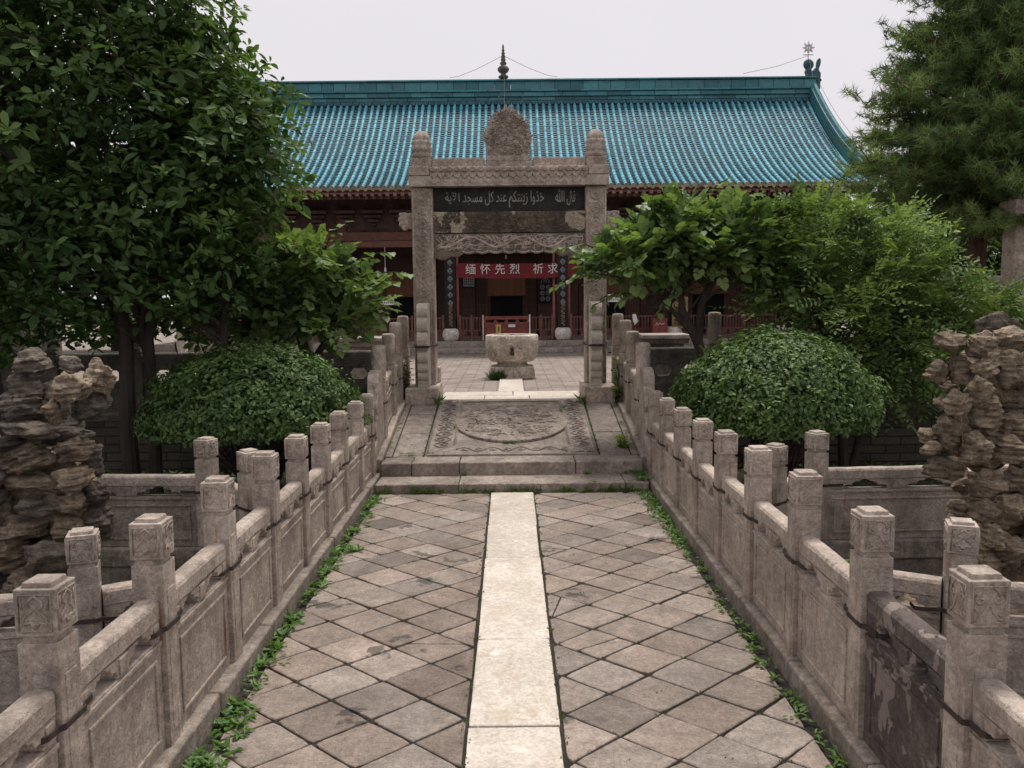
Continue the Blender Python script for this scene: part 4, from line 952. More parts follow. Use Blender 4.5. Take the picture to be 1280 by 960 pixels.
# main ridge built of glazed blocks in courses
b = MB()
for zz, hh, yw, ml in ((RZD-.02, .08, .13, .36), (RZD+.065, .10, .17, .5), (RZD+.17, .04, .21, .6), (RZD+.215, .19, .15, .33), (RZD+.41, .035, .20, .5)):
    x = HX0+.05
    while x < HX1-.1:
        l = ml*random.uniform(.8, 1.2); x1 = min(x+l, HX1-.05); b.box(x+.003, x1-.003, RYD-yw, RYD+yw, zz, zz+hh-.003, tone=random.random()); x += l
b.tube([(HX0, RYD, RZD+.455), (HX1-.1, RYD, RZD+.455)], .045, 8, 0, .4)
b.build('main_ridge', M_RIDGE, hall, bevel=.008)
b = MB()         # course of dark joint tiles where ridge meets slope
for r in range(nrow): x = X0+(r+.5)*dx; b.prism([(x-.06, RZD-.04), (x+.06, RZD-.04), (x+.045, RZD-.10), (x, RZD-.125), (x-.045, RZD-.10)], RYD-.20, RYD-.155, 'y', 0, random.random())
b.build('joint_tiles', M_CHIWEN, hall)
# dragon mouthed ridge ends
for x, sg in ((HX1-.12, 1), (HX0+.12, -1)):
    body = [(-.16, 0), (.20, 0), (.20, .16), (.235, .20), (.20, .24), (.205, .36), (.17, .40), (.15, .46), (.10, .50), (.06, .44), (.02, .40), (-.03, .44), (-.04, .52), (-.10, .50), (-.13, .42), (-.10, .33), (-.17, .27), (-.22, .28), (-.18, .20), (-.16, .12)]
    b = MB(); b.prism([(x+u*sg, RZD+.18+v) for u, v in (body if sg > 0 else body[::-1])], RYD-.09, RYD+.09, 'y', 0, .5)
    o = b.build('ridge_dragon', M_CHIWEN, hall, bevel=.012, seg=3)
    b = MB(); cx = x-.06*sg; b.lathe([(.0, -.06), (.09, -.05), (.125, 0), (.09, .05), (.0, .06)], (0, 0, 0), 16)
    b.v = [(cx+v[0], RYD+v[2], RZD+.75+v[1]) for v in b.v]; b.build('tail_curl', M_CHIWEN, o, smooth=True)
    b = MB(); b.prism([(x+(u+.15)*sg, RZD+.64+v) for u, v in [(-.03, 0), (.02, .0), (.05, .08), (.065, .15), (.06, .22), (.035, .25), (.0, .23), (-.03, .16), (-.035, .07)]], RYD-.04, RYD+.04, 'y', 0, .6); b.build('sword_handle', M_CHIWEN, o, bevel=.01)
    b = MB(); scr = [(x+sg*(.02+.10*(1-j/16)*math.cos(j*.6)), RYD-.095, RZD+.36+.10*(1-j/16)*math.sin(j*.6)) for j in range(16)]; b.tube(scr, .014, 6, 0, .9); b.tube([(x-sg*.12, RYD-.095, RZD+.24), (x, RYD-.10, RZD+.22), (x+sg*.15, RYD-.095, RZD+.27)], .014, 6, 0, .9); b.build('dragon_relief', M_CHIWEN, o, smooth=True)
# star shaped lightning rod above the right hand dragon
b = MB(); cx, cz = HX1-.19, RZD+1.13
b.tube([(cx, RYD, RZD+.83), (cx, RYD, cz-.10)], .012, 6)
for k in range(8):
    a = k/8*6.283; b.tube([(cx+.06*math.cos(a), RYD, cz+.06*math.sin(a)), (cx+.145*math.cos(a), RYD, cz+.145*math.sin(a))], [.036, .008], 6)
b.tube([(cx+.06*math.cos(a), RYD, cz+.06*math.sin(a)) for a in np.linspace(0, 6.283, 20)], .028, 6); b.tube([(cx, RYD, cz-.07), (cx, RYD, cz+.07)], .018, 6)
b.tube([(cx-.12, RYD, cz-.16), (cx+.12, RYD, cz-.16)], .012, 6)
b.build('lightning_rod', simple('pale_galvanised_metal', (.62, .58, .60), .5, .15, 20, .1), hall)
# ridge pinnacle in the middle, with its guy wires and lightning cable
b = MB(); px_ = -.10
b.lathe([(.05, 0), (.11, .02), (.12, .05), (.075, .08), (.05, .11), (.10, .14), (.135, .19), (.135, .23), (.09, .28), (.05, .30), (.075, .33), (.075, .36), (.045, .39), (.062, .43), (.04, .46), (.055, .50), (.032, .53), (.045, .57), (.025, .60), (.034, .64), (.02, .67), (.024, .71), (.008, .78)], (px_, RYD, RZD+.50), 16)
b.build('ridge_pinnacle', simple('dark_bronze', (.10, .085, .075), .5, .3, 20, .2), hall, smooth=True)
b = MB()
for sg in (-1, 1): b.tube([(px_, RYD, RZD+1.02), (px_+sg*.6, RYD, RZD+.73), (px_+sg*1.05, RYD, RZD+.56), (px_+sg*1.25, RYD, RZD+.54)], .006, 4)
b.tube([(px_+.02, RYD-.22, RZD+.5), (px_+.02, RYD-.23, RZD-.05)]+[(px_+.02, rp(t)[0]+rn(t)[0]*.08, rp(t)[1]+rn(t)[1]*.08) for t in np.linspace(.95, .02, 12)], .008, 4)
b.build('guy_wire', M_WIRE, hall)
b = MB()
b.tube([(HX1-.19, RYD, RZD+.95), (HX1-.9, RYD, RZD+.72), (HX1-1.7, RYD, RZD+.56)], .006, 4)
b.tube([(HX1-.19, RYD-.1, RZD+.8), (HX1-.05, RYD-.15, RZD+.1)]+[(HX1-.08, rp(t)[0]+rn(t)[0]*.48, rp(t)[1]+rn(t)[1]*.48) for t in np.linspace(.95, .02, 12)], .008, 4)
b.build('guy_wire', M_WIRE, hall)

# ------------------------------------------------------------------ things on the hall porch
fn = thing('porch_fence', (-.05, 17.62, FZ), 'low dark wooden railing fence along the front of the hall porch', 'fence')
fx = -6.9
M_FENCE = simple('worn_fence_paint', (.12, .055, .045), .75, .35, 10, .3, tone=True)
def frun(x0, x1, y, mat=M_FENCE, top=1.17):
    b = MB(); n = max(2, int((x1-x0)/.52)); 
    for k in range(n+1):
        x = x0+(x1-x0)*k/n; b.box(x-.02, x+.02, y-.02, y+.02, FZ+.002, top+.05, tone=.9)
    for z in (FZ+.07, FZ+.20, top-.02): b.box(x0, x1, y-.012, y+.012, z, z+.025, tone=.8)
    m = int((x1-x0)/.062)
    for k in range(1, m): x = x0+(x1-x0)*k/m; b.box(x-.009, x+.009, y-.008, y+.008, FZ+.22, top-.022, tone=random.uniform(.6, 1))
    m = int((x1-x0)/.16)
    for k in range(m): x = x0+(x1-x0)*k/m; b.box(x+.02, x+.13, y-.006, y+.006, FZ+.098, FZ+.196, tone=random.uniform(.3, .6))
    return b.build('fence_panel', mat, fn)
for x0, x1 in ((-6.8, -5.8), (-5.6, -3.6), (-3.3, -1.38), (-1.03, -.56), (.40, .86), (1.25, 3.15), (3.52, 5.45), (5.7, 6.7)): frun(x0, x1, 17.66)
bx_ = thing('red_altar_front', (-.08, 17.6, FZ), 'red carved wooden panel with two small notices behind the stone basin in the doorway axis', 'panel')
b = MB(); b.box(-.53, .37, 17.60, 17.66, FZ+.02, 1.06, tone=.5); b.box(-.53, .37, 17.61, 17.65, 1.12, 1.19); 
for k in range(4): xa = -.515+k*.222; b.box(xa, xa+.012, 17.585, 17.60, FZ+.05, 1.03); b.box(xa+.19, xa+.20, 17.585, 17.60, FZ+.05, 1.03); b.box(xa+.012, xa+.19, 17.585, 17.60, FZ+.05, FZ+.062); b.box(xa+.012, xa+.19, 17.585, 17.60, 1.02, 1.032)
for k in range(5): b.lathe([(.05, 1.06), (.03, 1.09), (.015, 1.115)], (-.53+k*.225, 17.63, 0), 10)
b.build('carved_panel', M_BOXRED, bx_, bevel=.003)
b = MB(); b.box(-.30, -.19, 17.574, 17.583, .84, 1.02); o = b.build('yellow_notice', simple('yellow_card', (.55, .40, .12), .6, .1), bx_)
b = MB(); b.tube([(-.26, 17.571, .98), (-.235, 17.571, .94), (-.25, 17.571, .90), (-.225, 17.571, .88)], .008, 5); b.build('notice_mark', M_BLACK, o)
b = MB(); b.box(-.04, .10, 17.574, 17.583, .965, 1.02); b.build('white_notice', M_PAPER, bx_)
b = MB(); b.box(-.57, -.545, 17.59, 17.66, FZ+.01, 1.22); b.box(.385, .41, 17.59, 17.66, FZ+.01, 1.22, tone=.9); b.build('white_edge_post', M_WHITEST, bx_)
# banner
bn = thing('hanging_banner', (0, 17.7, 2.15), 'long dark red banner with pale Chinese characters across the hall porch', 'banner')
b = MB(); n = 40
for k in range(n):
    xa = -1.06+2.5*k/n; xb = -1.06+2.5*(k+1)/n; f = lambda x: 17.70+.010*math.sin(x*9)+.006*math.sin(x*23+1); sg = lambda x: -.03*math.sin((x+1.06)/2.5*math.pi)+.006*math.sin(x*7)
    b.add([(xa, f(xa), 1.985+sg(xa)), (xb, f(xb), 1.985+sg(xb)), (xb, f(xb)+.01, 2.285+sg(xb)), (xa, f(xa)+.01, 2.285+sg(xa)), (xa, f(xa)+.02, 1.985+sg(xa)), (xb, f(xb)+.02, 1.985+sg(xb)), (xb, f(xb)+.03, 2.285+sg(xb)), (xa, f(xa)+.03, 2.285+sg(xa))],
          [(0, 1, 2, 3), (5, 4, 7, 6), (3, 2, 6, 7), (1, 0, 4, 5)])
b.build('cloth', M_BANNER, bn)
for ch, xx in zip('缅怀先烈祈求', (-.80, -.50, -.20, .10, .58, .88)): add_text('lettering', ch, .225, (xx, 17.687, 2.135), M_WHITE, bn)
# drawing of small wares: notice signs on stands
for xx, lab in ((-2.42, 'white notice board with red heading on a thin stand, left of the gate'), (2.06, 'white notice board with red heading on a thin stand, right of the gate')):
    sg_ = thing('notice_sign', (xx, 16.9, TZ), lab, 'sign')
    zc = 1.525 if xx < 0 else 1.54
    b = MB(); b.tube([(xx, 16.9, TZ), (xx, 16.9, zc)], .012, 8); b.lathe([(.14, 0), (.14, .02), (.02, .03)], (xx, 16.9, TZ), 16); b.build('stand', M_IRON, sg_)
    b = MB(); b.box(xx-.145, xx+.145, 16.885, 16.895, zc-.075, zc+.075); o = b.build('board', M_PAPER, sg_, bevel=.003)
    for nm, mt, z0, n_, sz in (('heading', M_REDINK, zc+.03, 6, .030), ('lower_line', M_BLACK, zc-.03, 7, .024)):   # rows of tiny unreadable characters
        b = MB()
        for k in range(n_):
            x0 = xx-.115+k*.23/(n_-1)-sz/2
            for q in range(3): b.box(x0+rj(.003), x0+sz+rj(.003), 16.880, 16.884, z0-sz/2+q*sz*.42, z0-sz/2+q*sz*.42+.0055)
            b.box(x0+sz*.4, x0+sz*.4+.006, 16.879, 16.8835, z0-sz*.6, z0+sz*.6)
        b.build(nm, mt, o)
# red donation boxes
for xx, lab in ((-3.36, 'red wooden box with white lettering left of the archway, partly behind leaves'), (3.03, 'red wooden box with white lettering right of the archway, seen above the stone bench')):
    dbx = thing('donation_box', (xx, 17.45, FZ), lab, 'box')
    b = MB(); b.box(xx-.15, xx+.15, 17.38, 17.55, FZ+.0, 1.10); b.build('box_body', M_BOXRED, dbx, bevel=.008)
    b = MB(); b.box(xx-.165, xx+.165, 17.37, 17.56, 1.103, 1.125); b.build('box_lid', M_BOXRED, dbx, bevel=.004)
    b = MB(); b.tube([(xx-.085, 17.373, .98), (xx-.07, 17.373, 1.03), (xx-.03, 17.373, .985), (xx-.02, 17.373, 1.02), (xx+.03, 17.373, 1.0), (xx+.085, 17.373, 1.01)], .009, 5)
    for k in range(4): b.tube([(xx-.06+k*.04, 17.373, .78), (xx-.045+k*.04, 17.373, .815), (xx-.03+k*.04, 17.373, .78)], .007, 4)
    b.build('lettering', M_WHITE, dbx)
# small lamp, plaques
lp = thing('hanging_lamp', (-.08, 18.4, 2.42), 'small white hanging lamp under the porch above the banner', 'lamp')
b = MB(); b.tube([(-.08, 18.4, 2.46), (-.08, 18.4, 3.2)], .006, 4); b.build('cord', M_BLACK, lp); b = MB(); b.lathe([(.012, 0), (.02, .02), (.02, .07), (.01, .09)], (-.08, 18.4, 2.38), 12); b.build('bulb', M_WHITE, lp)
lp = thing('hanging_lamp', (-2.55, 17.75, 2.05), 'thin white hanging lamp on a long cord in the dark bay left of the gate', 'lamp')
b = MB(); b.tube([(-2.55, 17.72, 2.2), (-2.55, 17.72, 2.62)], .006, 4); b.build('cord', M_WHITE, lp); b = MB(); b.lathe([(.012, 0), (.022, .02), (.022, .11), (.01, .13)], (-2.55, 17.72, 2.08), 12); b.build('bulb', M_WHITE, lp)
pq = thing('framed_notice', (-.93, 19.45, 1.95), 'small grey framed plaque hanging on the doors left of the bamboo blind', 'plaque')
b = MB(); b.box(-1.05, -.80, 19.43, 19.46, 1.82, 2.05); b.build('board', M_GREYMOT, pq, bevel=.004); b = MB(); b.box(-1.07, -.78, 19.462, 19.48, 1.80, 2.07); b.build('frame', M_BLACK, pq)
b = MB()
for k in range(3):
    for j in range(5): b.box(-1.03+j*.045, -1.03+j*.045+.026, 19.422, 19.428, 1.86+k*.055, 1.86+k*.055+.028)
for k in range(4): b.lathe([(.022, 0), (.022, .012), (.004, .03)], (-1.02+k*.063, 19.44, 2.05), 8)
b.build('characters', M_BLACK, pq)
pq = thing('carved_roundel_board', (.78, 19.45, 1.75), 'black board with rows of silvery roundels hanging right of the bamboo blind', 'plaque')
b = MB(); b.box(.62, .97, 19.44, 19.47, 1.45, 2.02); b.build('board', M_BLACK, pq, bevel=.004)
b = MB()
for j in range(2):
    for k in range(3):
        cx, cz = .73+j*.13, 1.53+k*.13; b.tube([(cx+.042*math.cos(a), 19.432, cz+.042*math.sin(a)) for a in np.linspace(0, 6.283, 14)], .01, 5); b.lathe([(.02, -.01), (.02, .01)], (cx, 19.432, cz), 8)
b.tube([(.795+.09*math.cos(a), 19.432, 1.90+.08*math.sin(a)) for a in np.linspace(-.3, 3.44, 12)], .008, 5); b.tube([(.76, 19.432, 1.90), (.795, 19.432, 1.97), (.83, 19.432, 1.90)], .012, 5); b.build('roundels', M_GREYMOT, pq)
pc = thing('paper_sheet', (2.55, 17.6, 1.1), 'crumpled white paper hanging on the porch fence right of the gate', 'paper')
b = MB(); b.add([(2.50, 17.60, 1.20), (2.57, 17.61, 1.21), (2.60, 17.58, 1.10), (2.63, 17.60, 1.06), (2.55, 17.59, .98), (2.51, 17.60, 1.08)], [(0, 1, 2, 3, 4, 5)]); b.add([(2.50, 17.606, 1.20), (2.57, 17.616, 1.21), (2.60, 17.586, 1.10), (2.63, 17.606, 1.06), (2.55, 17.596, .98), (2.51, 17.606, 1.08)], [(5, 4, 3, 2, 1, 0)]); b.build('sheet', M_PAPER, pc)
cb_ = thing('painted_screen', (3.6, 17.6, FZ), 'small gold and black painted screen beside the red box on the right porch', 'screen')
b = MB(); b.box(3.30, 3.62, 17.52, 17.56, FZ+.22, 1.55); b.build('screen_board', M_GOLD, cb_, bevel=.006); b = MB(); scribble(b, 3.33, 3.59, FZ+.26, 1.5, 17.515, 60, .008); b.build('painted_pattern', M_BLACK, cb_)
# stone benches on the courtyard behind the terrace railing
for x0, x1, lab in ((-2.13, -1.46, 'flat topped stone bench with moulded body on the terrace left of the gate'), (1.50, 2.05, 'flat topped dark stone bench on the terrace right of the gate, beside the tree trunk')):
    bb = thing('stone_bench', ((x0+x1)/2, 9.9, TZ), lab, 'bench')
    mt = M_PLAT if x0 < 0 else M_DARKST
    b = MB(); b.box(x0, x1, 9.7, 10.2, 1.10, 1.145); b.build('slab_top', M_PLAT, bb, bevel=.01, seg=3)
    b = MB(); b.box(x0+.03, x1-.03, 9.74, 10.16, 1.04, 1.098, taper=-.02); b.box(x0+.07, x1-.07, 9.78, 10.12, .60, 1.038); b.box(x0+.02, x1-.02, 9.73, 10.17, TZ, .598); b.build('bench_body', mt, bb, bevel=.01)
b = MB(); xs_ = -3.35
ps = thing('small_pedestal', (-3.98, 10.4, TZ), 'small pale stone pedestal glimpsed under the big tree on the left terrace', 'pedestal')
b.box(-4.03, -3.93, 10.35, 10.45, TZ, 1.22); b.box(-4.08, -3.88, 10.3, 10.5, 1.223, 1.29); b.build('pedestal_body', M_WHITEST, ps, bevel=.006)
# small white device box on the left rail, traffic-like pieces seen through the leaves
sp_ = thing('round_clock_stand', (-4.75, 17.2, FZ), 'white round faced dial with red pole seen through the leaves at the left porch', 'dial')
b = MB(); b.lathe([(.0, 0), (.09, .0), (.09, .02), (.0, .02)], (0, 0, 0), 20); b.v = [(-4.78+v[0], 17.2+v[2], 1.22+v[1]) for v in b.v]; b.build('dial', M_PAPER, sp_)
b = MB(); b.tube([(-4.62, 17.25, FZ), (-4.62, 17.25, 1.22)], .022, 8); b.build('pole', M_COLRED, sp_)
b = MB(); b.tube([(-4.78, 17.21, FZ), (-4.78, 17.21, 1.2)], .012, 8); b.build('stand', M_IRON, sp_)

# ------------------------------------------------------------------ side archways and garden walls
for s in (-1, 1):
    side = 'left' if s < 0 else 'right'
    g = thing('side_archway', (s*6.2, 9.7, TZ), f'plain stone side gateway half hidden by trees at the {side} edge', 'archway')
    mt = M_GATE if s > 0 else M_DARKST  # left archway takes the stone with shade put into its colour
    for xc in (5.72, 7.3):
        b = MB(); b.box(*sorted((s*xc-.125, s*xc+.125)), 9.6, 9.85, TZ, 2.42); b.build('column', mt, g, bevel=.014)
        b = MB(); b.box(s*xc-.15, s*xc+.15, 9.56, 9.89, 2.423, 2.60, tone=.6); b.lathe([(.12, 2.602), (.13, 2.63), (.10, 2.66), (.11, 2.70), (.06, 2.75), (.01, 2.76)], (s*xc, 9.72, 0), 16); b.build('capital', mt, g, bevel=.01)
        b = MB(); b.box(s*xc-.2, s*xc+.2, 9.5, 9.95, TZ, TZ+.16); b.build('plinth', mt, g, bevel=.01)
    b = MB(); b.box(*sorted((s*5.85, s*7.17)), 9.66, 9.79, 2.40, 2.58); b.box(*sorted((s*5.85, s*7.17)), 9.67, 9.78, 1.95, 2.12); b.build('lintel', mt, g, bevel=.01)
    w = thing('side_wall', (s*8, 13, TZ), f'pale grey brick garden wall beyond the trees on the {side} of the courtyard', 'wall')
    b = MB(); b.box(*sorted((s*5.3, s*14)), 13.0, 13.2, TZ, 1.75) if s > 0 else b.box(-14, -6.9, 13.0, 13.2, TZ, 2.6); b.build('brickwork', M_BRICKL, w)
    b = MB(); zt = 1.753 if s > 0 else 2.603
    b.box(*sorted((s*5.28 if s > 0 else s*6.88, s*14)), 12.95, 13.25, zt, zt+.07); b.build('coping', M_PLAT, w, bevel=.01)

# ------------------------------------------------------------------ scholar rocks
def rock_mesh(name, mat, seed, sub=4, layered=.5, dims=(1, 1, 1), lump=.22):
    import bmesh
    bm = bmesh.new(); bmesh.ops.create_icosphere(bm, subdivisions=sub, radius=1.)
    S = Vector((seed*7.3, seed*3.1, seed*5.7))
    sq = [random.uniform(.6, 1.) for _ in range(6)]; dirs = [Vector((rj(1), rj(1), rj(1))).normalized() for _ in range(9)]; cut = [random.uniform(.62, .95) for _ in range(9)]
    tilt = (rj(.35), rj(.35))
    for v in bm.verts:
        p = v.co.copy(); r = 1.
        for d, c in zip(dirs, cut):
            k = p.dot(d)
            if k > c: r = min(r, c/k)
        q = p*r
        n = noise.fractal(q*1.3+S, 1., 2., 5); q *= 1+lump*1.35*n
        qq = Vector((q.x*dims[0], q.y*dims[1], q.z*dims[2]))
        zl = (qq.z+tilt[0]*qq.x+tilt[1]*qq.y)*1.0
        w = noise.noise(Vector((qq.x*3, qq.y*3, zl*4))+S)*.02
        ph = (zl+w)/.034; fr = ph-math.floor(ph); lay = (abs(fr-.5)*2)
        amp = layered*.055*(.5+.9*abs(noise.noise(Vector((qq.x*2, qq.y*2, math.floor(ph)*.77))+S)))
        lay2 = noise.noise(Vector((qq.x*1.5, qq.y*1.5, zl*48))+S)*.075*layered
        f = 1-amp*(1-min(1, lay*1.8))/max(.12, min(dims))*.6+lay2+.035*noise.noise(qq*22+S)
        # hollows
        hol = noise.noise(qq*6+S*1.7)
        if hol > .22: f -= (hol-.22)*.9
        f += .05*noise.noise(qq*14+S*2)
        v.co = Vector((qq.x*f, qq.y*f, qq.z*(1+(f-1)*.4)))
    me = bpy.data.meshes.new(name); bm.to_mesh(me); bm.free(); me.materials.append(mat)
    at = me.attributes.new('tone', 'FLOAT', 'FACE'); tv = random.uniform(.2, .75); at.data.foreach_set('value', [tv]*len(me.polygons))
    me.polygons.foreach_set('use_smooth', [True]*len(me.polygons)); me.set_sharp_from_angle(angle=R(38)); return me
def px2w(px, py, d):            # only used to lay out measured stone positions at their true distance
    u = px-640; v = py-480; ro = R(.6)
    uu = u*math.cos(ro)-v*math.sin(ro); vv = u*math.sin(ro)+v*math.cos(ro)
    th = R(5.86); x = uu/1072; y = math.cos(th)-vv/1072*math.sin(th); z = -math.sin(th)-vv/1072*math.cos(th)
    return x/y*d, 1.6+z/y*d
def rockery(label, ox, oy, sc, lst, d0, extra, side):
    r0 = thing('rockery', (*([px2w(ox+230/sc, oy, d0)[0], d0]), POND), label, 'rockery')
    k = 1
    for (zx, zy, w, h, dd, g) in lst:
        px, py = ox+zx/sc, oy+zy/sc; d = d0+dd; x, z = px2w(px, py, d); m = d/1072/sc
        me = rock_mesh('rock', M_ROCKG if g else M_ROCK, k*1.37+side*40, 4, .25 if g == 2 else .9, (w*m/2*1.12, max(.07, (w+h)/2*m/2*random.uniform(.9, 1.2)), h*m/2*1.12)); k += 1
        o = link('rock', me, (x, d, z), r0); o.rotation_euler = (rj(.15), rj(.18), rj(.4))
    for (x, y, z, a, b_, c, g) in extra:
        me = rock_mesh('rock', M_ROCKG if g else M_ROCK, k*1.37+side*40, 4, .9, (a, b_, c)); k += 1
        o = link('rock', me, (x, y, z), r0); o.rotation_euler = (rj(.15), rj(.15), rj(.6))
RL = [(195, 130, 100, 78, .0, 0), (300, 140, 118, 100, -.05, 0), (365, 75, 125, 85, .25, 2), (430, 125, 150, 95, .1, 0), (160, 240, 92, 80, .05, 0), (232, 240, 80, 112, .0, 0), (316, 228, 92, 68, -.1, 0),
      (415, 225, 120, 150, .05, 0), (190, 295, 60, 50, .1, 0), (228, 350, 88, 92, -.05, 0), (180, 355, 44, 50, .05, 0), (296, 305, 80, 90, .0, 0), (325, 385, 125, 150, .0, 0), (412, 335, 115, 105, .1, 0), (122, 465, 100, 62, .1, 0),
      (198, 445, 90, 150, .0, 0), (130, 508, 92, 48, .02, 0), (282, 512, 108, 118, -.12, 0), (180, 575, 155, 76, .02, 0), (415, 440, 130, 110, .05, 0), (405, 515, 145, 100, -.05, 0), (240, 640, 62, 62, .1, 0), (320, 635, 122, 112, -.05, 0),
      (232, 722, 88, 54, .02, 0), (310, 733, 92, 72, -.1, 0), (410, 735, 110, 125, -.02, 0), (330, 822, 125, 110, -.02, 0), (425, 610, 110, 90, .15, 0), (310, 905, 170, 110, .0, 0), (425, 870, 120, 110, -.05, 0), (205, 770, 75, 30, -.05, 0), (350, 250, 200, 260, .42, 0), (330, 480, 220, 260, .42, 0), (350, 760, 230, 300, .35, 0), (500, 300, 160, 180, .1, 0), (520, 480, 160, 160, .1, 0), (520, 660, 170, 180, .1, 0), (520, 850, 170, 180, .05, 0)]
rockery('tall pile of brown layered scholar rocks in the right hand pond', 1120, 380, 2.825, RL, 4.35, [(2.5, 4.4, -.3, .5, .4, .32, 0), (2.95, 4.5, -.25, .4, .4, .4, 0), (3.1, 4.6, .4, .4, .35, .45, 0)], 1)
LL = [(120, 95, 150, 100, .1, 1), (100, 200, 130, 120, .05, 1), (80, 250, 130, 110, .0, 1), (165, 235, 100, 130, .1, 1), (255, 100, 75, 62, .05, 1), (262, 185, 112, 112, -.08, 0), (355, 150, 88, 125, .05, 0), (300, 250, 90, 80, .0, 1), (350, 245, 75, 92, .05, 1), (190, 265, 62, 78, -.1, 0),
      (120, 335, 260, 66, -.05, 1), (40, 375, 150, 56, .0, 1), (230, 345, 180, 50, .05, 1), (275, 395, 135, 100, .02, 0), (100, 430, 180, 110, .0, 0), (45, 440, 100, 110, .05, 0), (335, 430, 56, 105, .1, 1), (125, 515, 220, 84, .0, 0), (255, 510, 125, 110, -.05, 0),
      (240, 590, 132, 120, .0, 0), (335, 560, 92, 86, .05, 1), (350, 640, 92, 105, .05, 1), (130, 605, 130, 80, -.1, 1), (85, 675, 150, 88, .0, 0), (245, 670, 120, 95, .0, 0), (165, 780, 175, 130, -.12, 2), (50, 765, 135, 140, .0, 0), (110, 865, 190, 105, -.05, 0), (5, 610, 90, 170, .05, 0), (382, 680, 58, 75, .1, 1), (250, 820, 110, 140, .02, 0), (200, 560, 260, 300, .3, 0), (160, 330, 260, 280, .3, 1), (230, 440, 200, 200, .22, 0), (60, 620, 240, 260, .25, 0), (180, 780, 260, 260, .3, 0), (-40, 420, 120, 180, .15, 0), (-50, 720, 160, 240, .1, 0), (-30, 560, 110, 100, 0, 1), (10, 500, 60, 50, -.05, 1)]
rockery('dark weathered pile of scholar rocks with grey top in the left hand pond', 0, 420, 2.82, LL, 4.3, [(-2.35, 4.35, -.35, .45, .4, .3, 0), (-2.75, 4.4, -.2, .35, .35, .4, 1)], -1)

# ------------------------------------------------------------------ foliage
def unit(a): return a/np.maximum(np.linalg.norm(a, axis=1, keepdims=True), 1e-9)
class LB:                                   # leaf batch
    def __init__(s): s.V = []; s.T = []
    def leaves(s, c, d, n, L, Wd, tone, fold=.18, droop=.12, shape='ov'):
        c, d, n = np.asarray(c), unit(np.asarray(d)), np.asarray(n); m = len(c)
        sd_ = unit(np.cross(d, n)); n = unit(np.cross(sd_, d)); L = np.broadcast_to(L, m)[:, None]; Wd = np.broadcast_to(Wd, m)[:, None]
        if shape == 'ov': prof = ((0, 0, 0), (.38, -.40, 1), (.74, -.44, 1), (1, 0, 0), (.74, .44, 1), (.38, .40, 1))
        elif shape == 'heart': prof = ((.06, 0, 0), (.12, -.42, 1), (.52, -.48, 1), (1, 0, 0), (.52, .48, 1), (.12, .42, 1))
        else: prof = ((0, 0, 0), (.3, -.5, 1), (.65, -.42, 1), (1, 0, 0), (.65, .42, 1), (.3, .5, 1))
        P = []
        for t, w, k in prof: P.append(c+d*L*t+sd_*Wd*w+n*(Wd*fold*k-L*droop*t*t))
        s.V.append(np.stack(P, 1).reshape(-1, 3)); s.T.append(np.clip(np.repeat(np.broadcast_to(tone, m), 2), 0, 1))
    def build(s, name, mat, parent=None, off=(0, 0, 0)):
        V = np.concatenate(s.V).astype(np.float32)-np.array(off, dtype=np.float32); T = np.concatenate(s.T).astype(np.float32); n = len(V)//6
        base = np.arange(n)[:, None]*6; F = np.concatenate([base+np.array([0, 1, 2, 3]), base+np.array([0, 3, 4, 5])], 1).reshape(-1)
        me = bpy.data.meshes.new(name); me.vertices.add(len(V)); me.vertices.foreach_set('co', V.ravel()); me.loops.add(len(F)); me.loops.foreach_set('vertex_index', F.astype(np.int32))
        me.polygons.add(2*n); me.polygons.foreach_set('loop_start', np.arange(2*n, dtype=np.int32)*4); me.materials.append(mat)
        at = me.attributes.new('tone', 'FLOAT', 'FACE'); at.data.foreach_set('value', T); me.update(calc_edges=True)
        return link(name, me, off, parent)
def lumps_points(lumps, n, inner=.5, pw=.45):
    w = np.array([(l[3]*l[4]*l[5])**(2/3) for l in lumps]); w /= w.sum(); idx = rng.choice(len(lumps), n, p=w); Lm = np.array(lumps)[idx]
    d = unit(rng.normal(size=(n, 3))); r = inner+(1-inner)*rng.random(n)**pw
    r *= 1+.10*rng.normal(size=n); p = Lm[:, :3]+d*Lm[:, 3:6]*r[:, None]; return p, d, r
def nrmup(o, up=.7, jit=.45):
    return unit(o*.6+np.array([0, 0, up])+rng.normal(size=o.shape)*jit)
def clumptone(p, s=1.6, base=.4, amp=.7, jit=.14):
    t = np.array([noise.noise(Vector(q)*s) for q in p[:, :3]]); return base+amp*t+rng.normal(size=len(p))*jit
def whorls(lb, lumps, n, L=.10, k=6, inner=.45):
    p, o, r = lumps_points(lumps, n, inner); a = unit(o*np.array([.55, .55, .3])+np.array([0, 0, .75])+rng.normal(size=p.shape)*.28); t0 = clumptone(p, 2.0, .36, .75)
    e1 = unit(np.cross(a, rng.normal(size=a.shape))); e2 = np.cross(a, e1)
    sz = rng.uniform(.6, 1.15, n); spread = rng.uniform(.1, .9, n)[:, None]
    for j in range(k):
        keep = rng.random(n) < .82
        an = 2*math.pi*j/k+rng.normal(size=n)*.42; d = (e1*np.cos(an)[:, None]+e2*np.sin(an)[:, None])+a*spread
        d = unit(d+np.array([0, 0, -.14])+rng.normal(size=a.shape)*.16); l = L*rng.uniform(.55, 1.2, n)*sz
        q = p+d*l[:, None]*.12-a*rng.random((n, 1))*.03
        lb.leaves(q[keep], d[keep], (a+rng.normal(size=a.shape)*.35)[keep], l[keep], (l*rng.uniform(.40, .54, n))[keep], (t0+rng.normal(size=n)*.13)[keep], .12, .22)
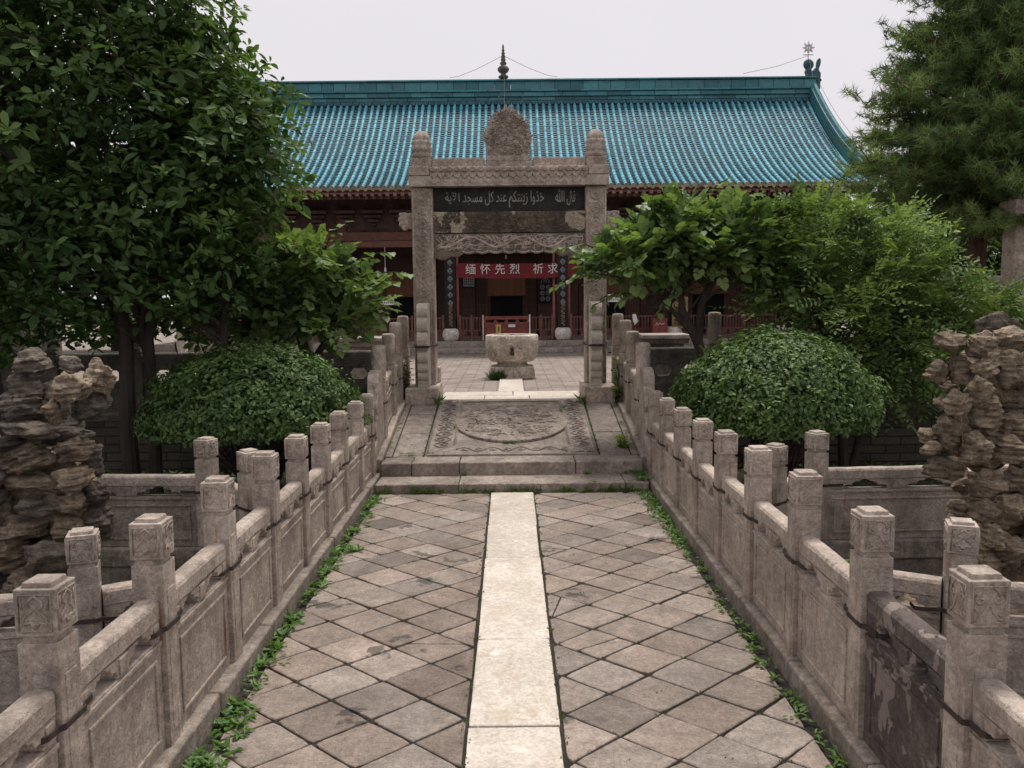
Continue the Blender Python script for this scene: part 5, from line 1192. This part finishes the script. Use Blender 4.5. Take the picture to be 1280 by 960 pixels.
def sprays(lb, lumps, n, L, wr, k, sp, phi, shape, slen, inner=.45, up=.25, tonek=(2.6, .4, .8), droop=.15, term=True, pts=None):
    if pts is None: p, o, r = lumps_points(lumps, n, inner)
    else: p, o = pts; n = len(p)
    a = unit(o*np.array([1, 1, .5])+np.array([0, 0, up])+rng.normal(size=p.shape)*.45); nr = nrmup(a, .9, .3); sd_ = unit(np.cross(a, nr)); nr = np.cross(sd_, a); t0 = clumptone(p, *tonek)
    for j in range(k):
        t = (j+.6)/k
        q = p+a*slen*t+np.array([0, 0, -1])*slen*droop*t*t*1.5
        for sg in (-1, 1):
            d = unit(a*math.cos(phi)+sd_*sg*math.sin(phi)+rng.normal(size=p.shape)*.12+np.array([0, 0, -.12])); l = L*rng.uniform(.75, 1.15, n)*(1-.35*abs(t-.45))
            lb.leaves(q, d, nr+rng.normal(size=p.shape)*.18, l, l*wr, t0+rng.normal(size=n)*.09, .10, droop, shape)
    if term: lb.leaves(p+a*slen-np.array([0, 0, 1])*slen*droop*1.5, a, nr, L*rng.uniform(.8, 1.1, n), L*wr, t0+.08, .1, droop, shape)
def limb(b, p0, p1, r0, r1, wob=.08, n=7, seg=6):
    p0, p1 = Vector(p0), Vector(p1); L = (p1-p0).length; pts = []
    for i in range(n+1):
        t = i/n; q = p0.lerp(p1, t)+Vector((rj(1), rj(1), rj(.5)))*wob*L*.25*math.sin(t*math.pi); q.z += math.sin(t*math.pi)*wob*L*.5; pts.append(q)
    b.tube(pts, [r0+(r1-r0)*(i/n)**.8 for i in range(n+1)], seg); return pts
def trunk_limbs(b, stems, lumps, nl, r=.03, start=(.45, 1.)):
    paths = []
    for (pts, rr) in stems:
        P = [Vector(p) for p in pts]; b.tube(P, rr, 10); paths.append((P, rr))
    p, o, _ = lumps_points(lumps, nl, .3)
    for q in p:
        P, rr = random.choice(paths); t = random.uniform(*start)*(len(P)-1); i = min(int(t), len(P)-2); s0 = P[i].lerp(P[i+1], t-i)
        pts = limb(b, s0, q, r*random.uniform(.6, 1.1), .005, .15)
        for _ in range(3):
            j = random.randint(2, 5); e = pts[j]+Vector((rj(.35), rj(.35), random.uniform(-.05, .3))); limb(b, pts[j], e, r*.3, .003, .2, 4, 5)

# big dark tree on the left
LUMP = [(-3.9, 6.9, 3.3, 1.45, 1.3, 1.5), (-2.85, 7.0, 2.75, 1.0, .9, .95), (-2.45, 7.1, 2.55, .72, .7, .72), (-3.1, 6.9, 4.1, .95, .9, .9), (-4.9, 6.6, 2.6, 1.3, 1.2, 1.3), (-3.4, 6.7, 2.0, 1.0, .9, .65), (-4.3, 6.4, 1.85, .9, .8, .6), (-2.6, 7.1, 1.9, .68, .6, .5), (-5.3, 6.7, 4.2, 1.3, 1.2, 1.2), (-4.2, 6.8, 4.7, 1.3, 1.2, 1.0), (-2.55, 7.0, 3.35, .55, .6, .45), (-2.22, 7.1, 2.72, .62, .6, .55), (-2.36, 7.1, 3.2, .6, .6, .45), (-2.75, 7.0, 3.7, .65, .6, .45), (-3.7, 7.7, 1.55, .9, .5, .38), (-4.8, 7.6, 1.5, .9, .6, .5), (-2.75, 7.8, 1.45, .55, .4, .28)]
tr = thing('shade_tree', (-3.3, 7.3, GZ), 'large dense dark green shade tree with several stems, filling the upper left', 'tree')
b = MB(); trunk_limbs(b, [([(-3.30, 7.35, GZ-.05), (-3.31, 7.33, .5), (-3.27, 7.3, 1.2), (-3.3, 7.2, 2.0), (-3.5, 7.0, 3.2)], [.085, .07, .062, .055, .03]), ([(-3.12, 7.4, GZ-.05), (-3.10, 7.38, .6), (-3.08, 7.3, 1.3), (-2.8, 7.2, 2.3)], [.06, .05, .045, .025]), ([(-2.85, 7.6, GZ-.05), (-2.6, 7.6, .8), (-2.45, 7.4, 1.5), (-2.4, 7.2, 2.2)], [.05, .045, .04, .02]), ([(-4.1, 7.0, GZ-.05), (-4.2, 6.9, 1.0), (-4.4, 6.8, 2.4), (-4.5, 6.7, 3.6)], [.09, .075, .06, .03])], LUMP, 60, .032)
b.build('trunk', M_BARKP, tr)
lb = LB(); whorls(lb, LUMP, 11500, .098, 6, .42)
p, o, r = lumps_points(LUMP, 9000, .1, 1.); lb.leaves(p, rng.normal(size=p.shape), nrmup(o), .13*rng.uniform(.7, 1.1, len(p)), .06, .15+rng.random(len(p))*.25)  # inner filler leaves toned darker, the crown's inner shade put into their colour
lb.build('crown', M_LBIG, tr, (-3.3, 7.0, 3.0))
# darker tree further left behind it
LU2 = [(-7.2, 9.2, 4.6, 2.0, 1.6, 2.0), (-6.2, 9.6, 2.9, 1.5, 1.2, 1.3), (-8.5, 9.5, 3.0, 1.8, 1.4, 1.6), (-5.6, 9.8, 4.0, 1.1, 1., 1.)]
tr = thing('background_tree', (-6.6, 9.6, TZ), 'dark tree behind the large shade tree at the far left', 'tree')
b = MB(); trunk_limbs(b, [([(-6.6, 9.6, TZ), (-6.5, 9.6, 2.), (-6.8, 9.4, 4.)], [.16, .12, .06])], LU2, 24, .04); b.build('trunk', M_BARK, tr)
lb = LB(); whorls(lb, LU2, 4200, .15, 5, .35); lb.build('crown', M_LBIG, tr, (-6.6, 9.6, 3.5))
# smaller heart leaved tree left of the gate
def heart_tree(label, stems, lumps, n, seed_sprays=(), L=.10, cat='tree', name='redbud_tree', nl=26, twig=.016):
    base = stems[0][0][0]; tr = thing(name, base, label, cat)
    b = MB(); trunk_limbs(b, stems, lumps, nl, twig, (.5, 1.)); 
    lb = LB(); sprays(lb, lumps, n, L, .95, 3, 0, 1.0, 'heart', .21, .35, .2, (3.2, .42, .9))
    for (p0, p1, k) in seed_sprays:          # long reaching twigs with leaves along them
        P0, P1 = Vector(p0), Vector(p1); pts = limb(b, P0, P1, .012, .003, .25, 8, 5)
        for q in range(k):
            t = (q+.5)/k*8; i = min(int(t), 7); c = pts[i].lerp(pts[i+1], t-i); d = (pts[i+1]-pts[i]).normalized(); sdv = d.cross(Vector((0, 0, 1))).normalized()*(1 if q % 2 else -1)
            lb.leaves([tuple(c)], [tuple(d*.6+sdv*.7+Vector((rj(.3), rj(.3), -.25+rj(.2))))], [(rj(.3), rj(.3), 1)], L*random.uniform(.85, 1.15), L*.9, .65+rj(.3), .1, .2, 'heart')
    p, o, r = lumps_points(lumps, n//3, .05, 1.); lb.leaves(p, rng.normal(size=p.shape), nrmup(o), L, L*.8, .05+rng.random(len(p))*.2)  # dark filler leaves; shade inside the crown put into their tone
    b.build('trunk', M_BARK, tr); lb.build('crown', M_LHEART, tr, base); return tr
heart_tree('small heart leaved tree between the left bush and the stone gate', [([(-1.90, 8.05, GZ-.05), (-1.90, 8.03, .6), (-1.92, 8.0, 1.1), (-2.0, 7.95, 1.5), (-1.9, 7.9, 1.9)], [.06, .055, .05, .035, .02]), ([(-1.90, 8.05, .95), (-1.72, 8.0, 1.2), (-1.55, 8.0, 1.6)], [.035, .03, .015]), ([(-1.9, 8.05, .95), (-2.2, 8.0, 1.18), (-2.6, 8., 1.25)], [.035, .025, .012])],
    [(-1.95, 7.95, 1.80, .38, .45, .26), (-1.50, 8.0, 1.62, .30, .4, .15), (-2.25, 7.9, 1.72, .42, .45, .34), (-1.72, 7.9, 1.98, .26, .35, .13), (-2.0, 7.9, 1.45, .40, .35, .17), (-1.62, 7.8, 1.38, .22, .3, .10)], 620,
    [((-1.5, 7.9, 1.7), (-.88, 7.75, 1.80), 16), ((-1.55, 7.9, 1.85), (-1.05, 7.8, 2.0), 12), ((-1.6, 7.9, 1.5), (-1.12, 7.8, 1.42), 12), ((-1.7, 7.9, 2.0), (-1.45, 7.8, 2.28), 9), ((-1.5, 7.8, 1.6), (-1.0, 7.7, 1.72), 12)], .085)
heart_tree('heart leaved tree with dark forked trunk just right of the stone gate', [([(1.98, 8.1, GZ-.05), (1.90, 8.08, .75), (1.76, 8.05, 1.15), (1.60, 8.0, 1.45), (1.55, 7.95, 1.9)], [.065, .055, .05, .035, .02]), ([(1.76, 8.05, 1.15), (1.78, 8.0, 1.5), (1.95, 7.9, 1.9)], [.045, .035, .015]), ([(1.74, 8.05, 1.2), (1.5, 8.0, 1.46), (1.25, 7.95, 1.5)], [.035, .025, .012])],
    [(1.50, 7.95, 2.08, .46, .45, .20), (1.10, 7.95, 1.92, .34, .4, .13), (2.05, 7.9, 2.16, .40, .42, .18), (1.60, 7.9, 2.32, .30, .34, .09), (2.25, 7.9, 1.98, .38, .4, .14), (1.75, 7.8, 1.97, .36, .36, .10), (2.55, 7.9, 1.75, .3, .35, .16)], 900,
    [((1.0, 7.8, 1.9), (.42, 7.7, 2.02), 12), ((1.0, 7.8, 1.75), (.38, 7.65, 1.66), 14), ((1.1, 7.8, 1.6), (.72, 7.6, 1.48), 9), ((1.3, 7.8, 1.6), (.95, 7.6, 1.52), 10), ((1.6, 7.9, 2.3), (1.5, 7.7, 2.56), 6), ((1.9, 7.9, 2.3), (2.25, 7.8, 2.5), 8), ((1.7, 7.8, 2.35), (1.95, 7.7, 2.62), 8), ((2.0, 7.8, 1.6), (2.45, 7.6, 1.42), 10), ((1.5, 7.7, 1.6), (1.28, 7.5, 1.42), 9)], .085)
# feathery compound leaved shrub tree on the right
def pin_tree(label, base, stems, lumps, n, L=.066, k=6, slen=.27, mat=None):
    tr = thing('locust_tree', base, label, 'tree'); b = MB(); trunk_limbs(b, stems, lumps, 26, .014, (.4, 1.)); b.build('trunk', M_BARK, tr)
    lb = LB(); sprays(lb, lumps, n, L, .46, k, 0, 1.35, 'ov', slen, .45, .25, (3.2, .42, .9), .16)
    p, o, r = lumps_points(lumps, n, .05, 1.); lb.leaves(p, rng.normal(size=p.shape), nrmup(o), .06, .035, .05+rng.random(len(p))*.25)  # filler leaves between sprays, inner shade painted in by a low tone
    lb.build('crown', mat or M_LPIN, tr, base)
pin_tree('bright feathery compound leaved tree over the right clipped bush', (3.1, 8.0, GZ), [([(3.15, 8.0, GZ-.05), (3.1, 8.0, .7), (3.0, 7.95, 1.5)], [.05, .04, .02]), ([(3.2, 8.0, GZ-.05), (3.4, 8.0, .8), (3.7, 7.9, 1.5)], [.04, .03, .015]), ([(3.0, 8.0, GZ-.05), (2.7, 8.0, .8), (2.5, 7.9, 1.6)], [.035, .03, .015])],
    [(2.70, 7.95, 2.05, .55, .5, .38), (3.30, 7.95, 1.85, .62, .55, .42), (2.95, 7.8, 1.5, .75, .55, .38), (3.75, 7.9, 1.65, .40, .45, .28), (3.35, 7.7, 1.2, .55, .45, .34), (2.78, 7.9, 2.32, .34, .35, .14), (3.50, 7.9, 2.15, .28, .35, .14), (3.9, 7.9, 1.3, .4, .4, .25), (3.4, 7.75, .85, .5, .35, .25)], 1700)
pin_tree('low spreading compound leaved shrub in front of the right side archway', (4.7, 7.9, GZ), [([(4.7, 7.95, GZ-.05), (4.7, 7.9, .7), (4.6, 7.9, 1.3)], [.04, .03, .015])],
    [(4.55, 7.9, 1.45, .5, .4, .26), (4.95, 7.9, 1.55, .4, .4, .25), (4.3, 7.8, 1.2, .45, .4, .26), (4.8, 7.8, 1.15, .55, .4, .28), (5.3, 7.9, 1.35, .4, .4, .3), (4.5, 7.7, .8, .8, .4, .3)], 800, .066)
# clipped domes
def bush(label, cx, cy, zb, rx, ry, h):
    tr = thing('clipped_bush', (cx, cy, GZ), label, 'bush', None)
    b = MB()
    for k in range(26):
        a = random.random()*6.28; r = random.uniform(.25, .85); limb(b, (cx+rj(.12), cy+rj(.1), GZ-.04), (cx+rx*r*math.cos(a), cy+ry*r*math.sin(a), zb+h*.35*(1.2-r)), .016, .005, .15, 6, 5)
    b.build('stems', M_BARK, tr)
    n = 18000; th = rng.random(n)*2*math.pi; ph = np.arcsin(rng.uniform(-.22, 1, n)); o = np.stack([np.cos(th)*np.cos(ph), np.sin(th)*np.cos(ph), np.sin(ph)], 1)
    # squarish shoulders, rounded underside, a few dents and stray shoots
    rr = 1-.17*rng.random(n)**1.3+np.array([.11*noise.noise(Vector(q)*2.6+Vector((cx, 0, 0)))+.11*noise.noise(Vector(q)*7) for q in o])+np.where(rng.random(n) < .05, .09*rng.random(n), 0)
    p = np.stack([cx+o[:, 0]*rx*rr, cy+o[:, 1]*ry*rr, zb+np.where(o[:, 2] > 0, o[:, 2]*h, o[:, 2]*h*.55)*rr], 1)
    gx = o/np.array([rx, ry, h]); nn = unit(gx); t0 = clumptone(p, 5., .42, .45, .13)
    tz = rng.normal(size=p.shape); d = unit(np.cross(nn, tz)*.8+nn*.35+np.array([0, 0, -.15]))
    lb = LB(); l = .042*rng.uniform(.6, 1.25, n); lb.leaves(p, d, nn*.7+np.array([0, 0, .5])+rng.normal(size=p.shape)*.45, l, l*.58, t0+rng.normal(size=n)*.15, .16, .16)
    for k in range(70):       # stray shoots standing out of the clipped surface
        a = random.random()*6.283; e = random.uniform(-.1, 1.2); v = Vector((math.cos(a)*math.cos(e)*rx, math.sin(a)*math.cos(e)*ry, math.sin(e)*h)); c0 = Vector((cx, cy, zb))+v*.94; dv = (v.normalized()+Vector((rj(.3), rj(.3), .5))).normalized()
        for q_ in range(6): pp = c0+dv*(.02+.018*q_); aa = random.random()*6.283; lb.leaves([tuple(pp)], [(math.cos(aa), math.sin(aa), .4)], [(rj(.3), rj(.3), 1)], .034, .02, .75+rj(.2), .12, .2)
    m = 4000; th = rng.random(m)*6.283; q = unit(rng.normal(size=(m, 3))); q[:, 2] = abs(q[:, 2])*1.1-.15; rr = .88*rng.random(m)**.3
    p = np.stack([cx+q[:, 0]*rx*rr, cy+q[:, 1]*ry*rr, zb+q[:, 2]*h*rr], 1); lb.leaves(p, rng.normal(size=p.shape), q, .06, .045, .05+.2*rng.random(m))  # inner leaves darkened; the shade within the dome is in their tone
    lb.build('foliage', M_LBUSH, tr, (cx, cy, zb))
bush('dome shaped clipped green bush on the left, beneath the shade tree', -2.12, 7.0, .62, .865, .8, .58)
bush('dome shaped clipped green bush on the right, beside the layered brown rocks', 2.16, 7.0, .62, .835, .8, .655)
# pines on the right
def pine(label, base, trunk, tr_r, whor, n_t, needle=.12, bark=None, name='pine_tree'):
    t = thing(name, base, label, 'tree'); b = MB(); P = [Vector(p) for p in trunk]; b.tube(P, tr_r, 12); tips = []
    random.seed(len(label))
    for (zz, ln, cnt, dr) in whor:
        a_0 = random.random()*6.283
        for k in range(cnt):
            a = a_0+6.283*(k+random.random()*.7)/cnt; i = next((i for i in range(len(P)-1) if P[i].z <= zz <= P[i+1].z), len(P)-2); f = min(1, max(0, (zz+rj(.12)-P[i].z)/(P[i+1].z-P[i].z))); s0 = P[i].lerp(P[i+1], f)
            l = ln*random.uniform(.7, 1.08); e = s0+Vector((math.cos(a)*l, math.sin(a)*l, dr+rj(.15)+l*.18)); pts = limb(b, s0, e, .028, .006, .12, 8, 6)
            for j in range(2, 9):
                for _ in range(5):
                    c = pts[j]; q = c+Vector((rj(.36), rj(.36), rj(.14)+.07)); limb(b, c, q, .007, .003, .2, 3, 4)
                    tips.append((q, (q-c).normalized())); tips.append((c.lerp(q, .55), (q-c).normalized())); tips.append((c.lerp(q, .8)+Vector((rj(.06), rj(.06), rj(.06))), (q-c).normalized()))
            tips.append((e, (e-s0).normalized()))
    b.build('trunk', bark or M_BARKR, t)
    C = np.array([tuple(q) for q, _ in tips]); A = np.array([tuple(d) for _, d in tips]); A = unit(A+np.array([0, 0, .35])); n = len(C); K = n_t
    C = np.repeat(C, K, 0); A = np.repeat(A, K, 0); T = np.repeat(clumptone(C[::K], 2.6, .45, .75, .2), K)
    d = unit(A*.55+unit(rng.normal(size=C.shape))*.85); c = C-A*rng.random((len(C), 1))*.09; s_ = unit(np.cross(d, rng.normal(size=d.shape))); w = .0052; L = needle*rng.uniform(.7, 1.15, (len(C), 1))
    V = np.stack([c-s_*w, c+s_*w, c+d*L], 1).reshape(-1, 3).astype(np.float32)-np.array(base, dtype=np.float32); m = len(c)
    me = bpy.data.meshes.new('needles'); me.vertices.add(3*m); me.vertices.foreach_set('co', V.ravel()); me.loops.add(3*m); me.loops.foreach_set('vertex_index', np.arange(3*m, dtype=np.int32)); me.polygons.add(m); me.polygons.foreach_set('loop_start', np.arange(m, dtype=np.int32)*3)
    me.materials.append(M_NEEDLE); at = me.attributes.new('tone', 'FLOAT', 'FACE'); at.data.foreach_set('value', np.clip(T, 0, 1).astype(np.float32)); me.update(calc_edges=True); link('crown', me, base, t)
pine('tall pine with reddish trunk rising at the right behind the compound leaved trees', (5.62, 10.4, TZ), [(5.62, 10.4, TZ), (5.62, 10.4, 1.6), (5.62, 10.4, 2.6), (5.64, 10.38, 3.6), (5.64, 10.35, 4.6), (5.64, 10.3, 5.8)], [.125, .11, .095, .08, .06, .03],
     [(2.3, 1.1, 8, -.05), (2.55, 1.35, 12, -.05), (2.85, 1.5, 15, -.05), (3.2, 1.48, 15, .0), (3.55, 1.38, 15, .05), (3.9, 1.2, 15, .1), (4.3, 1.05, 14, .1), (4.7, .9, 10, .15), (5.1, .75, 9, .2), (5.5, .6, 8, .2)], 18)
pine('second pine crown crowding in from the right edge behind the first pine', (7.2, 11.2, TZ), [(7.2, 11.2, TZ), (7.2, 11.2, 2.5), (7.15, 11.2, 4.2), (7.1, 11.1, 6.2)], [.13, .11, .08, .04],
     [(2.6, 1.2, 7, .1), (3.1, 1.35, 9, .1), (3.7, 1.3, 9, .1), (4.3, 1.2, 9, .1), (4.9, 1.0, 8, .1), (5.5, .8, 7, .1), (6.0, .6, 6, .1)], 14)
# distant dark tree belt behind the side walls
for s, x0, yy, sc_, lab in ((1, 6.7, 14.4, .92, 'dark broad leaved tree behind the trunk of the tall pine'), (1, 8.6, 14.8, 1.0, 'dark green broad tree just beyond the right garden wall'), (1, 11.5, 15.5, 1.15, 'dark broad tree far beyond the right garden wall, at the frame edge'),
        (1, 8.9, 18.5, 1.2, 'tallest dark tree standing beside the right end of the hall'), (-1, 9.3, 15.5, 1.15, 'dark broad tree beyond the left garden wall behind the shade tree'), (-1, 8.9, 19.5, 1.25, 'dark tree beside the left end of the hall, behind everything')):
    L3 = [(s*x0, yy, 2.5*sc_, 1.5, 1.2, 1.0*sc_), (s*(x0+1.1), yy+.3, 3.0*sc_, 1.5, 1.2, 1.0*sc_), (s*(x0-.9), yy-.1, 2.1*sc_, 1.0, 1.0, .85), (s*x0, yy-.2, 1.4, 1.7, .9, .8), (s*(x0+.2), yy, 3.4*sc_, 1.0, .9, .6)]
    tr = thing('background_tree', (s*x0, yy, TZ), lab, 'tree'); b = MB(); trunk_limbs(b, [([(s*x0, yy, TZ), (s*x0, yy, 2.), (s*x0, yy, 3.3)], [.18, .13, .05])], L3, 14, .04); b.build('trunk', M_BARK, tr)
    lb = LB(); whorls(lb, L3, 2600, .15, 4, .3); lb.build('crown', M_LBIG, tr, (s*x0, yy, 2.))

# ------------------------------------------------------------------ weeds, grass and small plants
def rosette(lb, x, y, z, r, k=7, L=.05, tone=.5, up=.5, wr=.38):
    for j in range(k):
        a = random.random()*6.283; d = (math.cos(a), math.sin(a), random.uniform(.1, up*2)); l = L*random.uniform(.6, 1.2)
        lb.leaves([(x+rj(r), y+rj(r), z+random.uniform(0, r*.9))], [d], [(rj(.4), rj(.4), 1)], l, l*wr, tone+rj(.25), .15, .25, 'lan')
def blade(lb, x, y, z, k, L=.07, tone=.5):
    for j in range(k):
        a = random.random()*6.283; l = L*random.uniform(.5, 1.2); lb.leaves([(x+rj(.015), y+rj(.015), z)], [(math.cos(a)*.55, math.sin(a)*.55, 1)], [(rj(1), rj(1), .3)], l, .006, tone+rj(.25), .05, .35, 'lan')
def stuff(name, lb, mat, label): o = lb.build(name, mat, None, (0, 0, 0)); o['kind'] = 'stuff'; return o
lb = LB()
for y in np.arange(2.2, 6.88, .011):        # leafy strip along the left kerb
    dens = min(1, max(.06, noise.noise(Vector((y*3.1, 0, 1)))*2.0+.55))*(.8 if y > 3.2 else .45)
    if random.random() < dens:
        x = -1.13+abs(random.gauss(0, .05)); rosette(lb, x, y, .0, .02, random.randint(3, 6), random.uniform(.028, .058), .45+.3*noise.noise(Vector((y*6, 0, 0))), random.uniform(.2, .9), random.uniform(.28, .5))
for k in range(110): s_ = random.choice((-1, 1)); rosette(lb, s_*(1.10+rj(.05)), random.uniform(2.4, 6.8), 0, .02, 4, random.uniform(.015, .03), .2, .2, .6)
for k in range(60): rosette(lb, -1.06+rj(.06), random.uniform(2.4, 3.2), 0, .015, 5, .04, .35)
for y in np.arange(2.5, 6.88, .016):
    dens = .75 if y > 5.3 else (.18+.45*max(0, noise.noise(Vector((y*2.1, 7, 1)))))
    if random.random() < dens: rosette(lb, 1.12-abs(random.gauss(0, .03 if y < 5.3 else .05)), y, .0, .015, 5, .036, .5)
for k in range(60): x = rj(1.12); rosette(lb, x, 6.885+rj(.012), 0, .01, 4, .026, .4)
for x0 in (.66, 1.0, -.42): 
    for k in range(16): rosette(lb, x0+rj(.05), random.choice((6.88, 7.24, 7.22)), .01 if random.random() < .5 else .08, .01, 4, .03, .5)
for k in range(60): rosette(lb, 1.08+rj(.05), random.uniform(6.9, 7.5), .09, .015, 5, .036, .45)
for xx in (-.745, .745):
    for k in range(40): rosette(lb, xx+rj(.03), random.uniform(9.02, 9.5), TZ-.01, .02, 3, .034, .5); rosette(lb, xx*1.02+rj(.012), 9.08+rj(.03), TZ+random.random()**1.5*(.24 if xx > 0 else .13), .012, 1, .026, .75)
for k in range(120):
    s = random.choice((-1, 1)); y = random.uniform(7.6, 9.1); rosette(lb, s*(1.1 if random.random() < .6 else .782)+rj(.015), y, rz_(y)-.005, .008, 3, .026, .4)
for (x0, y0, x1, y1, n) in ((-.52, 9.10, -.2, 9.10, 30), (.2, 9.10, .5, 9.1, 30), (.5, 8.75, .56, 8.95, 30), (-.56, 8.2, -.52, 8.5, 22), (-.08, 7.83, .08, 7.83, 16), (.5, 7.56, .75, 7.56, 24), (-1.0, 7.56, -.7, 7.56, 30)):
    for k in range(n): t = random.random(); y = y0+(y1-y0)*t; rosette(lb, x0+(x1-x0)*t+rj(.01), y+rj(.01), rz_(y)+.01, .006, 3, .022, .4)
stuff('weeds', lb, M_WEED, '')
lb = LB()
for k in range(240):
    x = rj(1.12)
    if noise.noise(Vector((x*5, 3, 0))) > -.12: blade(lb, x, 6.885+rj(.012), 0, 4, .06*random.random()+.015)
for k in range(110): x = 1.13-abs(rj(.12)); blade(lb, x, random.uniform(5.2, 6.9), 0, 4, .03)
for k in range(120): blade(lb, random.choice((-.177, .177))+rj(.004), random.uniform(2.4, 6.8), .0, 3, .016, .3)
for k in range(200):      # tufts in paver joints
    i = random.randint(-5, 5); t = random.uniform(-1, 1); x = .75+i*.183; y = 3.315+random.randint(-4, 20)*.168
    if .2 < x < 1.1 and 2.6 < y < 6.8: blade(lb, x+rj(.02), y+rj(.02), -.005, 3, .014, .3)
for k in range(70): blade(lb, -.19+rj(.09), 11.66+rj(.04), TZ, 4, .13*random.random()+.03, .35)
for k in range(60): blade(lb, random.choice((-.77, .77))+rj(.035), 9.18+rj(.12), TZ-.0, 3, .09*random.random()+.02, .8)
stuff('grass_tufts', lb, M_GRASS, '')
lb = LB()
for k in range(1500):
    s = random.choice((-1, 1)); x = s*random.uniform(1.35, 4.5); y = random.uniform(3.5, 5.4)
    rosette(lb, x, y, POND, .06, 4, .07, .3)
for k in range(1500):
    s = random.choice((-1, 1)); rosette(lb, s*random.uniform(1.35, 5), random.uniform(5.7, 8.4), GZ, .05, 4, .06, .25)
stuff('ground_cover', lb, M_WEED, '')
def weedplant(label, x, y, z, h, n, mat, L=.06, r=.12, name='leafy_weed'):
    t = thing(name, (x, y, z), label, 'plant'); b = MB(); lb = LB()
    for k in range(n):
        q = (x+rj(r), y+rj(r), z+h*random.uniform(.5, 1)); pts = limb(b, (x+rj(.02), y+rj(.02), z), q, .004, .002, .2, 4, 4)
        for p in pts[1:]:
            for _ in range(3): a = random.random()*6.283; lb.leaves([tuple(p)], [(math.cos(a), math.sin(a), .2)], [(rj(.3), rj(.3), 1)], L*random.uniform(.7, 1.2), L*.62, .5+rj(.3), .12, .25, 'ov')
    b.build('stems', M_BARK, t); lb.build('leaves', mat, t, (x, y, z))
weedplant('yellow green leafy plant on the right side of the carved ramp', 1.02, 7.72, .2, .14, 9, M_YEL, .05, .07)
weedplant('green leafy weed growing inside the right pond beside the rocks', 1.95, 4.75, POND, .62, 16, M_WEED, .065, .18)
weedplant('second leafy weed inside the right pond, nearer the path', 1.62, 4.35, POND, .55, 12, M_WEED, .06, .14)
weedplant('low leafy weed at the foot of the brown rocks, right edge of the pond', 2.55, 3.75, POND, .75, 14, M_WEED, .06, .16)
weedplant('leafy weed against the left plinth of the stone gate', -1.16, 9.35, TZ, .55, 14, M_LHEART, .055, .07)
weedplant('leafy weed against the right plinth of the stone gate', 1.17, 9.15, TZ, .5, 16, M_LHEART, .055, .09)
weedplant('small weed sprouting beside the right stair kerb', 1.12, 9.0, TZ, .22, 8, M_WEED, .045, .06)
